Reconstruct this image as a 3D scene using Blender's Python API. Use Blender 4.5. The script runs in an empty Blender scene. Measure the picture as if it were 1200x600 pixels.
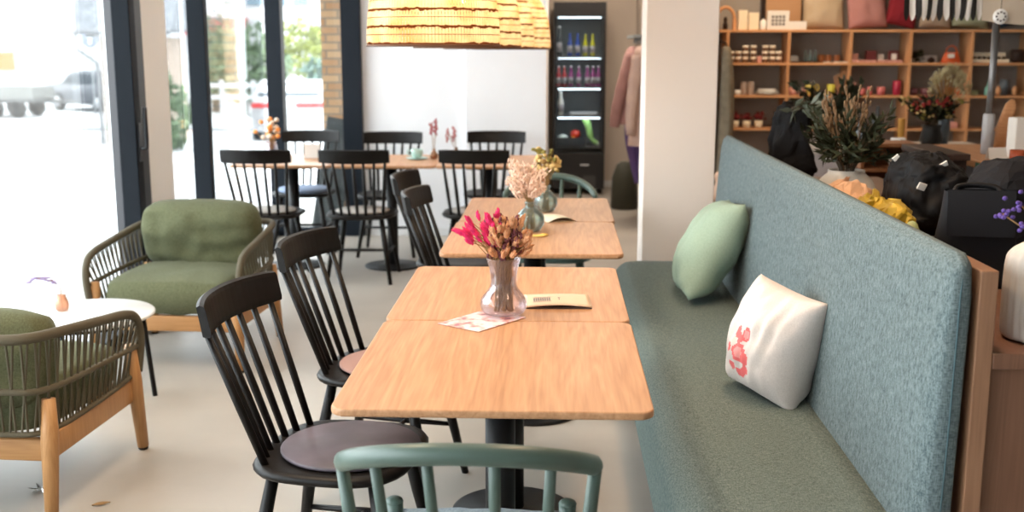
import bpy, bmesh, math, random
from mathutils import Vector, Matrix, Euler, noise
R = math.radians
C = bpy.context.scene.collection
S = bpy.context.scene

# ------------------------------------------------------------------ camera, sky, lamps, exposure
cam = bpy.data.cameras.new('camera'); co = bpy.data.objects.new('camera', cam); C.objects.link(co)
co.location = (0, 0, 1.51)
co.rotation_euler = (math.pi/2 - math.atan(243/1300), 0, math.atan(52/math.hypot(1300, 243)))
cam.sensor_width = 36; cam.lens = 39.0; cam.clip_end = 500
cam.dof.use_dof = True; cam.dof.focus_distance = 2.95; cam.dof.aperture_fstop = 3.4
S.camera = co
S.view_settings.view_transform = 'Standard'; S.view_settings.look = 'None'
S.view_settings.exposure = 0.0; S.view_settings.gamma = 1.0; S.view_settings.use_curve_mapping = False
S.cycles.use_denoising = True
S.cycles.max_bounces = 10; S.cycles.transparent_max_bounces = 24; S.cycles.sample_clamp_indirect = 8

w = bpy.data.worlds.new('overcast'); S.world = w; w.use_nodes = True
bgn = w.node_tree.nodes['Background']; bgn.inputs[0].default_value = (0.90, 0.955, 1.0, 1); bgn.inputs[1].default_value = 9.2

def area(name, loc, sx, sy, power, col, rot=(0, 0, 0)):
    l = bpy.data.lights.new(name, 'AREA'); l.shape = 'RECTANGLE'; l.size = sx; l.size_y = sy
    l.energy = power; l.color = col
    o = bpy.data.objects.new(name, l); C.objects.link(o); o.location = loc; o.rotation_euler = rot
    return o
area('ceiling_lamp_tables', (-1.15, 3.0, 2.84), 0.35, 1.4, 42, (1.0, 0.74, 0.48))
area('ceiling_fill_bench', (0.62, 3.1, 2.84), 0.25, 1.8, 40, (1.0, 0.66, 0.40))  # unseen warm light added to brighten and warm the bench seat
area('ceiling_lamp_shelf', (1.8, 8.7, 2.84), 1.0, 0.4, 36, (1.0, 0.72, 0.46))
area('ceiling_fill_shop', (3.2, 6.0, 2.84), 0.8, 0.6, 3, (1.0, 0.72, 0.48))  # added interior fill over the shop floor, no fixture in view
area('ceiling_fill_passage', (0.35, 10.2, 2.84), 0.5, 0.5, 34, (1.0, 0.86, 0.70))  # unseen fill, added to lift the passage and its coats
area('ceiling_fill_back', (-0.9, 7.4, 2.84), 1.6, 0.4, 10, (1.0, 0.95, 0.90))  # added fill for the far tables and back wall, source unseen

# ------------------------------------------------------------------ materials
MATS = {}
def nt(name):
    m = bpy.data.materials.new(name); m.use_nodes = True
    n = m.node_tree.nodes; return m, n, m.node_tree.links, n['Principled BSDF']
def mat(name, col, rough=0.5, metal=0.0, spec=0.5, emit=None, noisy=0.0, nscale=20, bump=0.0, bscale=150, sheen=0.0):
    if name in MATS: return MATS[name]
    m, n, l, b = nt(name)
    b.inputs['Base Color'].default_value = (*col, 1); b.inputs['Roughness'].default_value = rough
    b.inputs['Metallic'].default_value = metal; b.inputs['Specular IOR Level'].default_value = spec
    if sheen: b.inputs['Sheen Weight'].default_value = sheen
    if emit: b.inputs['Emission Color'].default_value = (*emit[0], 1); b.inputs['Emission Strength'].default_value = emit[1]
    tc = n.new('ShaderNodeTexCoord')
    if noisy:
        t = n.new('ShaderNodeTexNoise'); t.inputs['Scale'].default_value = nscale; t.inputs['Detail'].default_value = 4
        l.new(tc.outputs['Object'], t.inputs['Vector'])
        r = n.new('ShaderNodeValToRGB'); r.color_ramp.elements[0].position = .3; r.color_ramp.elements[1].position = .7
        r.color_ramp.elements[0].color = (*[c*(1-noisy) for c in col], 1); r.color_ramp.elements[1].color = (*[min(1, c*(1+noisy)) for c in col], 1)
        l.new(t.outputs['Fac'], r.inputs['Fac']); l.new(r.outputs['Color'], b.inputs['Base Color'])
    if bump:
        t2 = n.new('ShaderNodeTexNoise'); t2.inputs['Scale'].default_value = bscale; l.new(tc.outputs['Object'], t2.inputs['Vector'])
        bp = n.new('ShaderNodeBump'); bp.inputs['Strength'].default_value = bump; bp.inputs['Distance'].default_value = .004
        l.new(t2.outputs['Fac'], bp.inputs['Height']); l.new(bp.outputs['Normal'], b.inputs['Normal'])
    MATS[name] = m; return m
def wood(name, c1, c2, axis='Y', scale=1.0, rough=0.4, spec=.4):
    if name in MATS: return MATS[name]
    m, n, l, b = nt(name); b.inputs['Roughness'].default_value = rough; b.inputs['Specular IOR Level'].default_value = spec
    tc = n.new('ShaderNodeTexCoord'); mp = n.new('ShaderNodeMapping')
    big, small = 14*scale, 0.9*scale
    mp.inputs['Scale'].default_value = {'X': (small, big, big), 'Y': (big, small, big), 'Z': (big, big, small)}[axis]
    l.new(tc.outputs['Object'], mp.inputs['Vector'])
    t = n.new('ShaderNodeTexNoise'); t.inputs['Scale'].default_value = 1.0; t.inputs['Detail'].default_value = 3; t.inputs['Distortion'].default_value = .6
    l.new(mp.outputs['Vector'], t.inputs['Vector'])
    mul = n.new('ShaderNodeMath'); mul.operation = 'MULTIPLY'; mul.inputs[1].default_value = 15
    l.new(t.outputs['Fac'], mul.inputs[0])
    fr = n.new('ShaderNodeMath'); fr.operation = 'PINGPONG'; fr.inputs[1].default_value = 1.0; l.new(mul.outputs[0], fr.inputs[0])
    mp2 = n.new('ShaderNodeMapping'); s2 = 160*scale
    mp2.inputs['Scale'].default_value = {'X': (5, s2, s2), 'Y': (s2, 5, s2), 'Z': (s2, s2, 5)}[axis]
    l.new(tc.outputs['Object'], mp2.inputs['Vector'])
    t2 = n.new('ShaderNodeTexNoise'); t2.inputs['Scale'].default_value = 1.0; t2.inputs['Detail'].default_value = 2; l.new(mp2.outputs['Vector'], t2.inputs['Vector'])
    mx = n.new('ShaderNodeMath'); mx.operation = 'MULTIPLY_ADD'; mx.inputs[1].default_value = .30
    l.new(fr.outputs[0], mx.inputs[0]); 
    sc = n.new('ShaderNodeMath'); sc.operation = 'MULTIPLY'; sc.inputs[1].default_value = .75; l.new(t2.outputs['Fac'], sc.inputs[0]); l.new(sc.outputs[0], mx.inputs[2])
    r = n.new('ShaderNodeValToRGB'); r.color_ramp.elements[0].position = .15; r.color_ramp.elements[1].position = .85
    r.color_ramp.elements[0].color = (*c1, 1); r.color_ramp.elements[1].color = (*c2, 1)
    l.new(mx.outputs[0], r.inputs['Fac']); l.new(r.outputs['Color'], b.inputs['Base Color'])
    MATS[name] = m; return m
def fabric(name, c1, c2, scale=260, bump=.35, stretch=(1, 1, 1), sheen=.15):
    if name in MATS: return MATS[name]
    m, n, l, b = nt(name); b.inputs['Roughness'].default_value = .92; b.inputs['Specular IOR Level'].default_value = .15; b.inputs['Sheen Weight'].default_value = sheen
    tc = n.new('ShaderNodeTexCoord')
    facs = []
    for st in ((stretch[0]*.25, stretch[1], stretch[2]), (stretch[0], stretch[1]*.3, stretch[2]*.25)):
        mp = n.new('ShaderNodeMapping'); mp.inputs['Scale'].default_value = tuple(scale*q for q in st); l.new(tc.outputs['Object'], mp.inputs['Vector'])
        t = n.new('ShaderNodeTexNoise'); t.inputs['Scale'].default_value = 1.0; t.inputs['Detail'].default_value = 2.5; l.new(mp.outputs['Vector'], t.inputs['Vector']); facs.append(t)
    ad = n.new('ShaderNodeMath'); ad.operation = 'ADD'; l.new(facs[0].outputs['Fac'], ad.inputs[0]); l.new(facs[1].outputs['Fac'], ad.inputs[1])
    hf = n.new('ShaderNodeMath'); hf.operation = 'MULTIPLY'; hf.inputs[1].default_value = .5; l.new(ad.outputs[0], hf.inputs[0])
    r = n.new('ShaderNodeValToRGB'); r.color_ramp.elements[0].position = .36; r.color_ramp.elements[1].position = .64
    r.color_ramp.elements[0].color = (*c1, 1); r.color_ramp.elements[1].color = (*c2, 1)
    l.new(hf.outputs[0], r.inputs['Fac']); l.new(r.outputs['Color'], b.inputs['Base Color'])
    bp = n.new('ShaderNodeBump'); bp.inputs['Strength'].default_value = bump; bp.inputs['Distance'].default_value = .003
    l.new(hf.outputs[0], bp.inputs['Height']); l.new(bp.outputs['Normal'], b.inputs['Normal'])
    MATS[name] = m; return m
def glass(name, tint=(1, 1, 1), refl=1.0, body=0.0, bodycol=(1, 1, 1)):
    if name in MATS: return MATS[name]
    m = bpy.data.materials.new(name); m.use_nodes = True; n = m.node_tree.nodes; l = m.node_tree.links
    n.remove(n['Principled BSDF']); out = n['Material Output']
    tr = n.new('ShaderNodeBsdfTransparent'); tr.inputs[0].default_value = (*tint, 1)
    gl = n.new('ShaderNodeBsdfGlossy'); gl.inputs['Roughness'].default_value = .03
    fr = n.new('ShaderNodeFresnel'); fr.inputs[0].default_value = 1.45
    mu = n.new('ShaderNodeMath'); mu.operation = 'MULTIPLY'; mu.inputs[1].default_value = refl; l.new(fr.outputs[0], mu.inputs[0])
    mx = n.new('ShaderNodeMixShader'); l.new(mu.outputs[0], mx.inputs[0]); l.new(tr.outputs[0], mx.inputs[1]); l.new(gl.outputs[0], mx.inputs[2])
    last = mx
    if body:
        df = n.new('ShaderNodeBsdfDiffuse'); df.inputs[0].default_value = (*bodycol, 1)
        m2 = n.new('ShaderNodeMixShader'); m2.inputs[0].default_value = body; l.new(mx.outputs[0], m2.inputs[1]); l.new(df.outputs[0], m2.inputs[2]); last = m2
    l.new(last.outputs[0], out.inputs['Surface']); MATS[name] = m; return m
def srgb(r, g, b):
    f = lambda c: (c/255/12.92) if c/255 <= .04045 else ((c/255+.055)/1.055)**2.4
    return (f(r), f(g), f(b))

# ------------------------------------------------------------------ mesh helper
class MB:
    def __init__(s): s.v = []; s.f = []; s.sm = []; s.mi = []
    def add(s, vs, fs, smooth=True, mi=0):
        o = len(s.v); s.v += [tuple(p) for p in vs]
        for f in fs: s.f.append(tuple(i+o for i in f)); s.sm.append(smooth); s.mi.append(mi)
        return s
    def box(s, lo, hi, bev=0.0, M=None, mi=0, seg=2):
        bm = bmesh.new(); bmesh.ops.create_cube(bm, size=1)
        for v in bm.verts: v.co = Vector([(lo[i]+hi[i])/2 + v.co[i]*(hi[i]-lo[i]) for i in range(3)])
        if bev: bmesh.ops.bevel(bm, geom=bm.edges[:], offset=bev, segments=seg, profile=.5, affect='EDGES')
        if M is not None: bmesh.ops.transform(bm, matrix=M, verts=bm.verts)
        bm.verts.index_update(); s.add([v.co[:] for v in bm.verts], [[v.index for v in f.verts] for f in bm.faces], bool(bev) and seg > 2, mi); bm.free(); return s
    def tube(s, pts, r, n=10, mi=0, cap=True, closed=False, flat=1.0, up=None):
        pts = [Vector(p) for p in pts]; k = len(pts); rs = r if isinstance(r, (list, tuple)) else [r]*k
        vs = []; fs = []; prev = None
        for i, p in enumerate(pts):
            if closed: t = pts[(i+1) % k]-pts[i-1]
            else: t = pts[min(i+1, k-1)]-pts[max(i-1, 0)]
            t.normalize()
            if prev is None:
                a = Vector(up) if up else (Vector((0, 0, 1)) if abs(t.z) < .9 else Vector((1, 0, 0)))
            else: a = prev
            a = (a - t*a.dot(t)).normalized(); b = t.cross(a); prev = a
            for j in range(n):
                q = 2*math.pi*j/n; vs.append(p + a*(rs[i]*math.cos(q)) + b*(rs[i]*flat*math.sin(q)))
        for i in range(k if closed else k-1):
            for j in range(n): fs.append((i*n+j, i*n+(j+1) % n, ((i+1) % k)*n+(j+1) % n, ((i+1) % k)*n+j))
        if cap and not closed: fs.append(tuple(range(n-1, -1, -1))); fs.append(tuple((k-1)*n+j for j in range(n)))
        return s.add(vs, fs, True, mi)
    def lathe(s, prof, n=24, c=(0, 0, 0), mi=0, M=None, rib=0, ribd=0):
        vs = []; fs = []; k = len(prof)
        for (r, z) in prof:
            for j in range(n):
                q = 2*math.pi*j/n; rr = r*(1+ribd*math.cos(rib*q)) if rib else r
                p = Vector((c[0]+rr*math.cos(q), c[1]+rr*math.sin(q), c[2]+z)); vs.append(M @ p if M else p)
        for i in range(k-1):
            for j in range(n): fs.append((i*n+j, i*n+(j+1) % n, (i+1)*n+(j+1) % n, (i+1)*n+j))
        if prof[0][0] > 1e-4: fs.append(tuple(range(n-1, -1, -1)))
        if prof[-1][0] > 1e-4: fs.append(tuple((k-1)*n+j for j in range(n)))
        return s.add(vs, fs, True, mi)
    def shell(s, prof, t=.004, **k):      # open vessel: outside up, inside down
        q = [(max(r-t, .0005), z+(t if i == 0 else 0)) for i, (r, z) in enumerate(prof)]
        return s.lathe(list(prof)+q[::-1][:-1]+[(.0001, q[0][1])], **k) if prof[0][0] > .001 else s.lathe(list(prof)+q[::-1], **k)
    def ell(s, c, r, nu=10, nv=7, M=None, mi=0):
        vs = []; fs = []
        for i in range(nv+1):
            ph = math.pi*i/nv
            for j in range(nu):
                th = 2*math.pi*j/nu
                p = Vector((r[0]*math.sin(ph)*math.cos(th), r[1]*math.sin(ph)*math.sin(th), r[2]*math.cos(ph)))
                if M: p = M @ p
                vs.append(Vector(c)+p)
        for i in range(nv):
            for j in range(nu): fs.append((i*nu+j, (i+1)*nu+j, (i+1)*nu+(j+1) % nu, i*nu+(j+1) % nu))
        return s.add(vs, fs, True, mi)
    def slab(s, w, d, z0, z1, rad, ch=.003, n=6, c=(0, 0), mi=0):     # rounded-corner plate with softened edge
        def ring(ins, z):
            o = []
            for (sx, sy, a0) in ((1, 1, 0), (-1, 1, 90), (-1, -1, 180), (1, -1, 270)):
                for k in range(n+1):
                    a = R(a0+90*k/n); rr = max(rad-ins, .001)
                    o.append((c[0]+sx*(w/2-rad)+rr*math.cos(a), c[1]+sy*(d/2-rad)+rr*math.sin(a), z))
            return o
        rings = [ring(ch*2, z0), ring(ch*.3, z0+ch), ring(0, z0+ch*2), ring(0, z1-ch*2), ring(ch*.3, z1-ch*.6), ring(ch*1.2, z1)]
        m = len(rings[0]); vs = sum(rings, []); fs = []
        for i in range(len(rings)-1):
            for j in range(m): fs.append((i*m+j, i*m+(j+1) % m, (i+1)*m+(j+1) % m, (i+1)*m+j))
        fs.append(tuple(range(m-1, -1, -1))); fs.append(tuple((len(rings)-1)*m+j for j in range(m)))
        return s.add(vs, fs, False, mi)
    def pillow(s, w, h, t, M, n=22, pinch=.06, wr=.006, seed=0, edge=.012, power=.55, mi=0, mifun=None, rnd_=0.0):
        vs = []; fs = []; o = len(s.v)
        def pt(u, v, sg):
            e = (1-abs(u)**2.6)*(1-abs(v)**2.6); th = t/2*max(e, 0)**power + edge*.5*(1 if abs(u) < .999 and abs(v) < .999 else 0)
            k = 1-pinch*(1-abs(v)**2)*0 ; x = u*w/2*(1-pinch*(1-v*v)); y = v*h/2*(1-pinch*(1-u*u))
            q4 = 1-rnd_*(u*u*v*v)**1.5; x *= q4; y *= q4
            nz = noise.noise(Vector((u*2.2+seed, v*2.2, sg*3)))*wr*2 + noise.noise(Vector((u*6+seed, v*2, sg*7)))*wr
            edgefac = min(1, (1-max(abs(u), abs(v)))*6)
            return M @ Vector((x, y, sg*(th+nz*edgefac)))
        for sg in (1, -1):
            for i in range(n+1):
                for j in range(n+1): vs.append(pt(-1+2*i/n, -1+2*j/n, sg))
        m = (n+1)*(n+1); k = n+1
        def A(i, j): return i*k+j
        for i in range(n):
            for j in range(n):
                f1 = (A(i, j), A(i+1, j), A(i+1, j+1), A(i, j+1)); q = mifun(-1+2*(i+.5)/n, -1+2*(j+.5)/n) if mifun else mi
                s.add([], [], True)
                s.f.append(tuple(a+o for a in f1)); s.sm.append(True); s.mi.append(q)
                s.f.append(tuple(m+a+o for a in f1[::-1])); s.sm.append(True); s.mi.append(mi)
        s.v += [tuple(p) for p in vs]
        for i in range(n):
            for (a, b) in (((i, 0), (i+1, 0)), ((i+1, n), (i, n)), ((0, i+1), (0, i)), ((n, i), (n, i+1))):
                a_, b_ = A(*a), A(*b); s.f.append((a_+o, m+a_+o, m+b_+o, b_+o)); s.sm.append(True); s.mi.append(mi)
        return s
    def grid(s, fn, nu, nv, smooth=True, mi=0, wrap=False):
        vs = []; fs = []
        for i in range(nu+1):
            for j in range(nv+(0 if wrap else 1)): vs.append(fn(i/nu, j/nv))
        k = nv if wrap else nv+1
        for i in range(nu):
            for j in range(nv): fs.append((i*k+j, (i+1)*k+j, (i+1)*k+(j+1) % k, i*k+(j+1) % k))
        return s.add(vs, fs, smooth, mi)
    def build(s, name, mats, parent=None, loc=None, rot=None, fix=True):
        me = bpy.data.meshes.new(name); me.from_pydata(s.v, [], s.f)
        for m in (mats if isinstance(mats, (list, tuple)) else [mats]): me.materials.append(m)
        for p, a, b in zip(me.polygons, s.sm, s.mi): p.use_smooth = a; p.material_index = b
        if fix:
            bm = bmesh.new(); bm.from_mesh(me); bmesh.ops.remove_doubles(bm, verts=bm.verts, dist=1e-6); bmesh.ops.recalc_face_normals(bm, faces=bm.faces); bm.to_mesh(me); bm.free()
        me.update(); o = bpy.data.objects.new(name, me); C.objects.link(o)
        if parent: o.parent = parent
        if loc: o.location = loc
        if rot: o.rotation_euler = rot
        return o
def tag(o, label, cat, group=None, kind=None):
    if label: o['label'] = label
    if cat: o['category'] = cat
    if group: o['group'] = group
    if kind: o['kind'] = kind
    return o
def thing(name, label, cat, loc=(0, 0, 0), rz=0, group=None):
    o = bpy.data.objects.new(name, None); C.objects.link(o); o.location = loc; o.rotation_euler = (0, 0, rz); o.empty_display_size = .1
    return tag(o, label, cat, group)
def struct(o): o['kind'] = 'structure'; return o
def dup(root, loc, rz, label, group=None):
    r = root.copy(); C.objects.link(r); r.location = loc; r.rotation_euler = (0, 0, rz); r['label'] = label
    if group: r['group'] = group
    for ch in list(root.children):
        c = ch.copy(); C.objects.link(c); c.parent = r
        for g in list(ch.children):
            d = g.copy(); C.objects.link(d); d.parent = c
    return r
def catmull(pts, n=8, closed=False):
    P = [Vector(p) for p in pts]; out = []; k = len(P)
    for i in range(k if closed else k-1):
        p0 = P[(i-1) % k] if closed or i > 0 else P[0]*2-P[1]; p1 = P[i]; p2 = P[(i+1) % k]; p3 = P[(i+2) % k] if closed or i+2 < k else P[-1]*2-P[-2]
        for j in range(n):
            t = j/n; out.append(.5*((2*p1)+(p2-p0)*t+(2*p0-5*p1+4*p2-p3)*t*t+(-p0+3*p1-3*p2+p3)*t**3))
    if not closed: out.append(P[-1])
    return out
def arclen(pts, n):
    L = [0]
    for a, b in zip(pts, pts[1:]): L.append(L[-1]+(b-a).length)
    out = []; i = 0
    for k in range(n):
        d = L[-1]*k/(n-1)
        while i < len(L)-2 and L[i+1] < d: i += 1
        t = (d-L[i])/max(L[i+1]-L[i], 1e-9); out.append(pts[i].lerp(pts[i+1], min(1, max(0, t))))
    return out
def aim(d):   # matrix whose z axis points along d
    return Vector((0, 0, 1)).rotation_difference(Vector(d).normalized()).to_matrix()

# palette
BLACK = mat('black_stain', (.0075, .006, .0054), .42, spec=.2)
ANTH = mat('anthracite_metal', srgb(26, 31, 38), .55, .0, spec=.12)
WHITEW = mat('white_wall_paint', (.83, .83, .85), .8, noisy=.02, nscale=3)
BEIGEW = mat('cream_wall_paint', srgb(214, 200, 186), .8, noisy=.03, nscale=3)
GREYW = mat('grey_shop_wall', srgb(150, 145, 140), .85)
OAK = wood('oak_table', srgb(160, 113, 77), srgb(196, 150, 111), 'Y', .8, .4)
PINE = wood('pine_shelf', srgb(190, 136, 92), srgb(212, 160, 114), 'X', .8, .5)
TEAK = wood('warm_teak', srgb(160, 114, 70), srgb(184, 138, 90), 'Z', 1.2, .45)
BROWNW = wood('brown_veneer', srgb(96, 64, 46), srgb(112, 78, 58), 'Z', 1.0, .5)
DARKW = wood('dark_wood', srgb(34, 23, 18), srgb(46, 31, 25), 'Y', 1.0, .6, .2)
SAGE = mat('sage_green_lacquer', srgb(70, 88, 80), .38, spec=.5)
ROPE = mat('olive_rope', srgb(82, 74, 56), .8, bump=.5, bscale=300)
OLIVE = fabric('olive_upholstery', srgb(80, 83, 60), srgb(102, 105, 80), 330, .25, sheen=.05)
TEAL = fabric('teal_grey_tweed', srgb(70, 84, 82), srgb(122, 134, 128), 380, .5, sheen=.03)
METALB = mat('black_powder_metal', (.009, .009, .0095), .45, 0, .2)
CREAM = mat('cream_card', srgb(232, 218, 192), .7)
WHITE = mat('white_glaze', (.8, .8, .78), .3)
PANE = glass('window_glass', (.97, .99, .985), .55)
CLEAR = glass('clear_vase_glass', (.95, .93, .95), .5, .035, (.9, .84, .92))
SEA = glass('sea_glass', (.82, .90, .90), .8, .07, (.6, .72, .72))
STEM = mat('dry_stem', srgb(150, 116, 70), .8)
GREEN = mat('leaf_green', srgb(70, 88, 52), .6, noisy=.3, nscale=12)
DARKGREEN = mat('dark_olive_leaf', srgb(44, 48, 32), .6, spec=.15, noisy=.3, nscale=15)

# ------------------------------------------------------------------ the setting
def floor_mat():
    m, n, l, b = nt('polished_screed'); tc = n.new('ShaderNodeTexCoord')
    t = n.new('ShaderNodeTexNoise'); t.inputs['Scale'].default_value = 1.4; t.inputs['Detail'].default_value = 6; l.new(tc.outputs['Object'], t.inputs['Vector'])
    r = n.new('ShaderNodeValToRGB'); r.color_ramp.elements[0].position = .3; r.color_ramp.elements[1].position = .72
    r.color_ramp.elements[0].color = (*srgb(158, 151, 142), 1); r.color_ramp.elements[1].color = (*srgb(180, 173, 163), 1)
    l.new(t.outputs['Fac'], r.inputs['Fac']); l.new(r.outputs['Color'], b.inputs['Base Color'])
    b.inputs['Roughness'].default_value = .42; b.inputs['Specular IOR Level'].default_value = .5
    return m
struct(MB().box((-2.36, -3, -.12), (5.2, 12.42, 0)).build('floor', floor_mat()))
struct(MB().box((-2.42, -3.1, 2.9), (5.2, 12.42, 3.0)).build('ceiling', mat('ceiling_paint', (.75, .74, .72), .9)))
struct(MB().box((-2.36, -3.12, 0), (5.2, -3.0, 2.9)).build('wall_front', WHITEW))
struct(MB().box((5.08, -3, 0), (5.2, 9.8, 2.9)).build('wall_right', GREYW))
struct(MB().box((1.3, 9.8, 0), (5.2, 9.92, 2.9)).build('wall_shop', GREYW))
struct(MB().box((.86, 9.2, 0), (1.3, 12.3, 2.9)).build('wall_partition', BEIGEW))
struct(MB().box((-.08, 12.3, 0), (.86, 12.42, 2.9)).build('wall_passage', BEIGEW))
wb = MB().box((-1.56, 8.97, 0), (-.72, 9.15, 2.9)).box((-.72, 8.91, 0), (-.08, 12.3, 2.9)); struct(wb.build('wall_back', WHITEW))
struct(MB().box((-1.55, 8.955, 0), (-.72, 8.97, .07), .003).box((-.72, 8.895, 0), (-.07, 8.91, .07), .003).build('baseboard_back', mat('white_trim', (.8, .8, .8), .5)))
struct(MB().box((.52, 12.285, 0), (.86, 12.3, .07), .003).build('baseboard_passage', mat('white_trim', (.8, .8, .8), .5)))
struct(MB().box((.455, 5.76, 0), (.822, 6.06, 2.9), .004).build('pillar', mat('pillar_paint', srgb(226, 216, 208), .8)))
struct(MB().box((-2.42, 5.93, 0), (-2.2, 6.3, 2.9), .004).build('pillar_window', mat('window_pillar_paint', (.88, .87, .86), .8)))
# left glazing
struct(MB().box((-2.36, -3, 0), (-2.26, 3.2, .06)).box((-2.36, 6.3, 0), (-2.26, 8.9, .06)).box((-2.36, 3.2, 0), (-2.26, 5.93, .025)).build('trim_1', ANTH))
struct(MB().box((-2.36, -3, 2.62), (-2.2, 9.0, 2.9)).build('trim_2', ANTH))
for k, (a, b) in enumerate(((-2.9, -.35), (-.29, 2.0), (2.06, 3.2), (6.3, 6.93), (7.0, 8.86))):
    g = struct(MB().box((-2.335, a, .06), (-2.325, b, 2.62)).build('window_%d' % (k+1), PANE))
struct(MB().box((-2.29, 6.93, 0), (-2.18, 7.0, 2.62), .004).build('trim_3', ANTH))
for k, yy in enumerate((-.32, 2.03, 3.2)):
    struct(MB().box((-2.32, yy-.03, 0), (-2.2, yy+.03, 2.62), .004).build('trim_%d' % (k+4), ANTH))
d = struct(MB().box((-2.31, 3.3, .03), (-2.3, 5.68, 2.6)).build('door_1', PANE))
fr = MB().box((-2.265, 5.68, .026), (-2.17, 5.76, 2.6), .006).box((-2.32, 3.24, .026), (-2.2, 3.32, 2.6), .006).box((-2.32, 3.32, .026), (-2.22, 5.66, .075)).box((-2.32, 3.32, 2.52), (-2.22, 5.66, 2.6))
fr.build('door_frame', ANTH, d)
jb = MB().box((-2.34, 5.77, 0), (-2.2, 5.93, 2.62), .006).build('door_jamb', mat('dark_jamb', srgb(30, 32, 36), .4), d)
hd = MB().box((-2.168, 5.695, .93), (-2.160, 5.735, 1.13), .003)
hd.tube(catmull([(-2.165, 5.715, 1.0), (-2.14, 5.715, 1.0), (-2.132, 5.717, 1.02), (-2.132, 5.72, 1.21)], 6), .011, 10)
hd.build('door_handle', mat('handle_steel', (.03, .03, .033), .3, .6), d)
# rear glazing
struct(MB().box((-2.31, 8.88, 0), (-2.185, 9.0, 2.9), .004).build('trim_7', ANTH))
struct(MB().box((-2.19, 8.93, 0), (-1.71, 9.0, .065)).build('trim_8', ANTH))
struct(MB().box((-1.71, 8.9, 0), (-1.555, 9.02, 2.9), .004).build('trim_9', ANTH))
struct(MB().box((-2.19, 8.96, .065), (-1.71, 8.97, 2.9)).build('window_6', PANE))

# ------------------------------------------------------------------ outside
PAVE = mat('pale_pavement', (.50, .50, .50), .9, noisy=.06, nscale=.8)
g = MB(); ys = [-8, 9, 29, 90]; zs = [-.06, -.06, -.75, -.75]
for i in range(3): g.add([(-60, ys[i], zs[i]), (-2.42 if i == 0 else 20, ys[i], zs[i]), (-2.42 if i == 0 else 20, ys[i+1], zs[i+1]), (-60, ys[i+1], zs[i+1])], [(0, 1, 2, 3)], False)
struct(g.build('ground', PAVE, fix=False))
def brick_mat():
    m, n, l, b = nt('sand_brick'); tc = n.new('ShaderNodeTexCoord'); mp = n.new('ShaderNodeMapping'); mp.inputs['Rotation'].default_value = (R(90), 0, 0)
    l.new(tc.outputs['Object'], mp.inputs['Vector']); t = n.new('ShaderNodeTexBrick'); l.new(mp.outputs['Vector'], t.inputs['Vector'])
    t.inputs['Color1'].default_value = (*srgb(186, 140, 104), 1); t.inputs['Color2'].default_value = (*srgb(206, 168, 132), 1); t.inputs['Mortar'].default_value = (*srgb(150, 132, 116), 1)
    t.inputs['Scale'].default_value = 1; t.inputs['Brick Width'].default_value = .21; t.inputs['Row Height'].default_value = .065; t.inputs['Mortar Size'].default_value = .008
    l.new(t.outputs['Color'], b.inputs['Base Color']); b.inputs['Roughness'].default_value = .9; return m
BRICK = brick_mat()
struct(MB().box((-1.93, 9.2, -.06), (-1.6, 9.6, 3.4)).build('pier', BRICK))
# house on the left, seen through the door
hs = thing('house', 'brick house with grey pitched roof and white eaves across the street', 'house', (-9.4, 24, -.6))
MB().box((-.7, .6, 0), (.75, 2.0, 2.35)).build('wall', mat('pale_brick', (.34, .27, .22), .9, noisy=.12, nscale=9), hs)
MB().box((-.9, .35, 2.35), (.9, .6, 2.52)).build('eave', mat('white_fascia', (.45, .45, .45), .7), hs)
rf = MB(); rf.add([(-1.2, .2, 2.5), (1.05, .2, 2.5), (1.05, 1.4, 4.2), (-1.2, 1.4, 4.2), (1.05, 2.6, 2.5), (-1.2, 2.6, 2.5)], [(0, 1, 2, 3), (3, 2, 4, 5), (0, 3, 5), (1, 4, 2)], False)
rf.build('roof', mat('grey_roof_tiles', (.19, .195, .21), .8, noisy=.2, nscale=6), hs)
MB().tube([(-1.2, .15, 2.48), (1.05, .15, 2.48)], .06, 8).tube([(-1.05, .18, 2.45), (-1.05, .18, 2.1), (-.74, .5, 1.8), (-.74, .55, 0)], .04, 8).build('gutter', mat('grey_gutter', (.22, .22, .23), .6), hs)
MB().box((.2, .55, 1.0), (.7, .62, 1.9), .02).build('window', mat('house_window', (.06, .08, .09), .1), hs)
bw = thing('building', 'white rendered building with small orange wall sign far behind the cars', 'building', (-26, 52, -.75))
MB().box((-8, 0, 0), (12.6, 6, 9)).build('wall', mat('white_render', (.55, .55, .55), .9), bw)
MB().box((-.6, -.06, 1.25), (.55, 0, 2.1), .01).build('sign', mat('orange_sign', srgb(196, 120, 70), .6), bw)
MB().box((-2.8, -.06, 4.2), (-1.2, 0, 4.32)).build('lettering_strip', mat('grey_letters', (.2, .22, .25), .6), bw)
ap = thing('apartment_block', 'pale apartment block with blue windows and red awning strip seen through third pane', 'building', (-13, 46, -.75))
MB().box((-3, 0, 0), (8, 6, 9)).build('wall', mat('pale_block', (.42, .42, .43), .9), ap)
for i in range(4):
    for j in range(2): MB().box((-.6+i*.95, -.08, 4.0+j*1.6), (0.05+i*.95, 0, 5.1+j*1.6), .02).build('window', mat('block_window', (.10, .15, .19), .15), ap)
MB().add([(-2, -.9, 3.0), (.4, -.9, 3.0), (.4, 0, 3.5), (-2, 0, 3.5), (-2, -.9, 2.8), (.4, -.9, 2.8)], [(0, 1, 2, 3), (4, 5, 1, 0)], False).build('awning', mat('red_awning', srgb(150, 70, 68), .7), ap)
rnd = random.Random(5)
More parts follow.
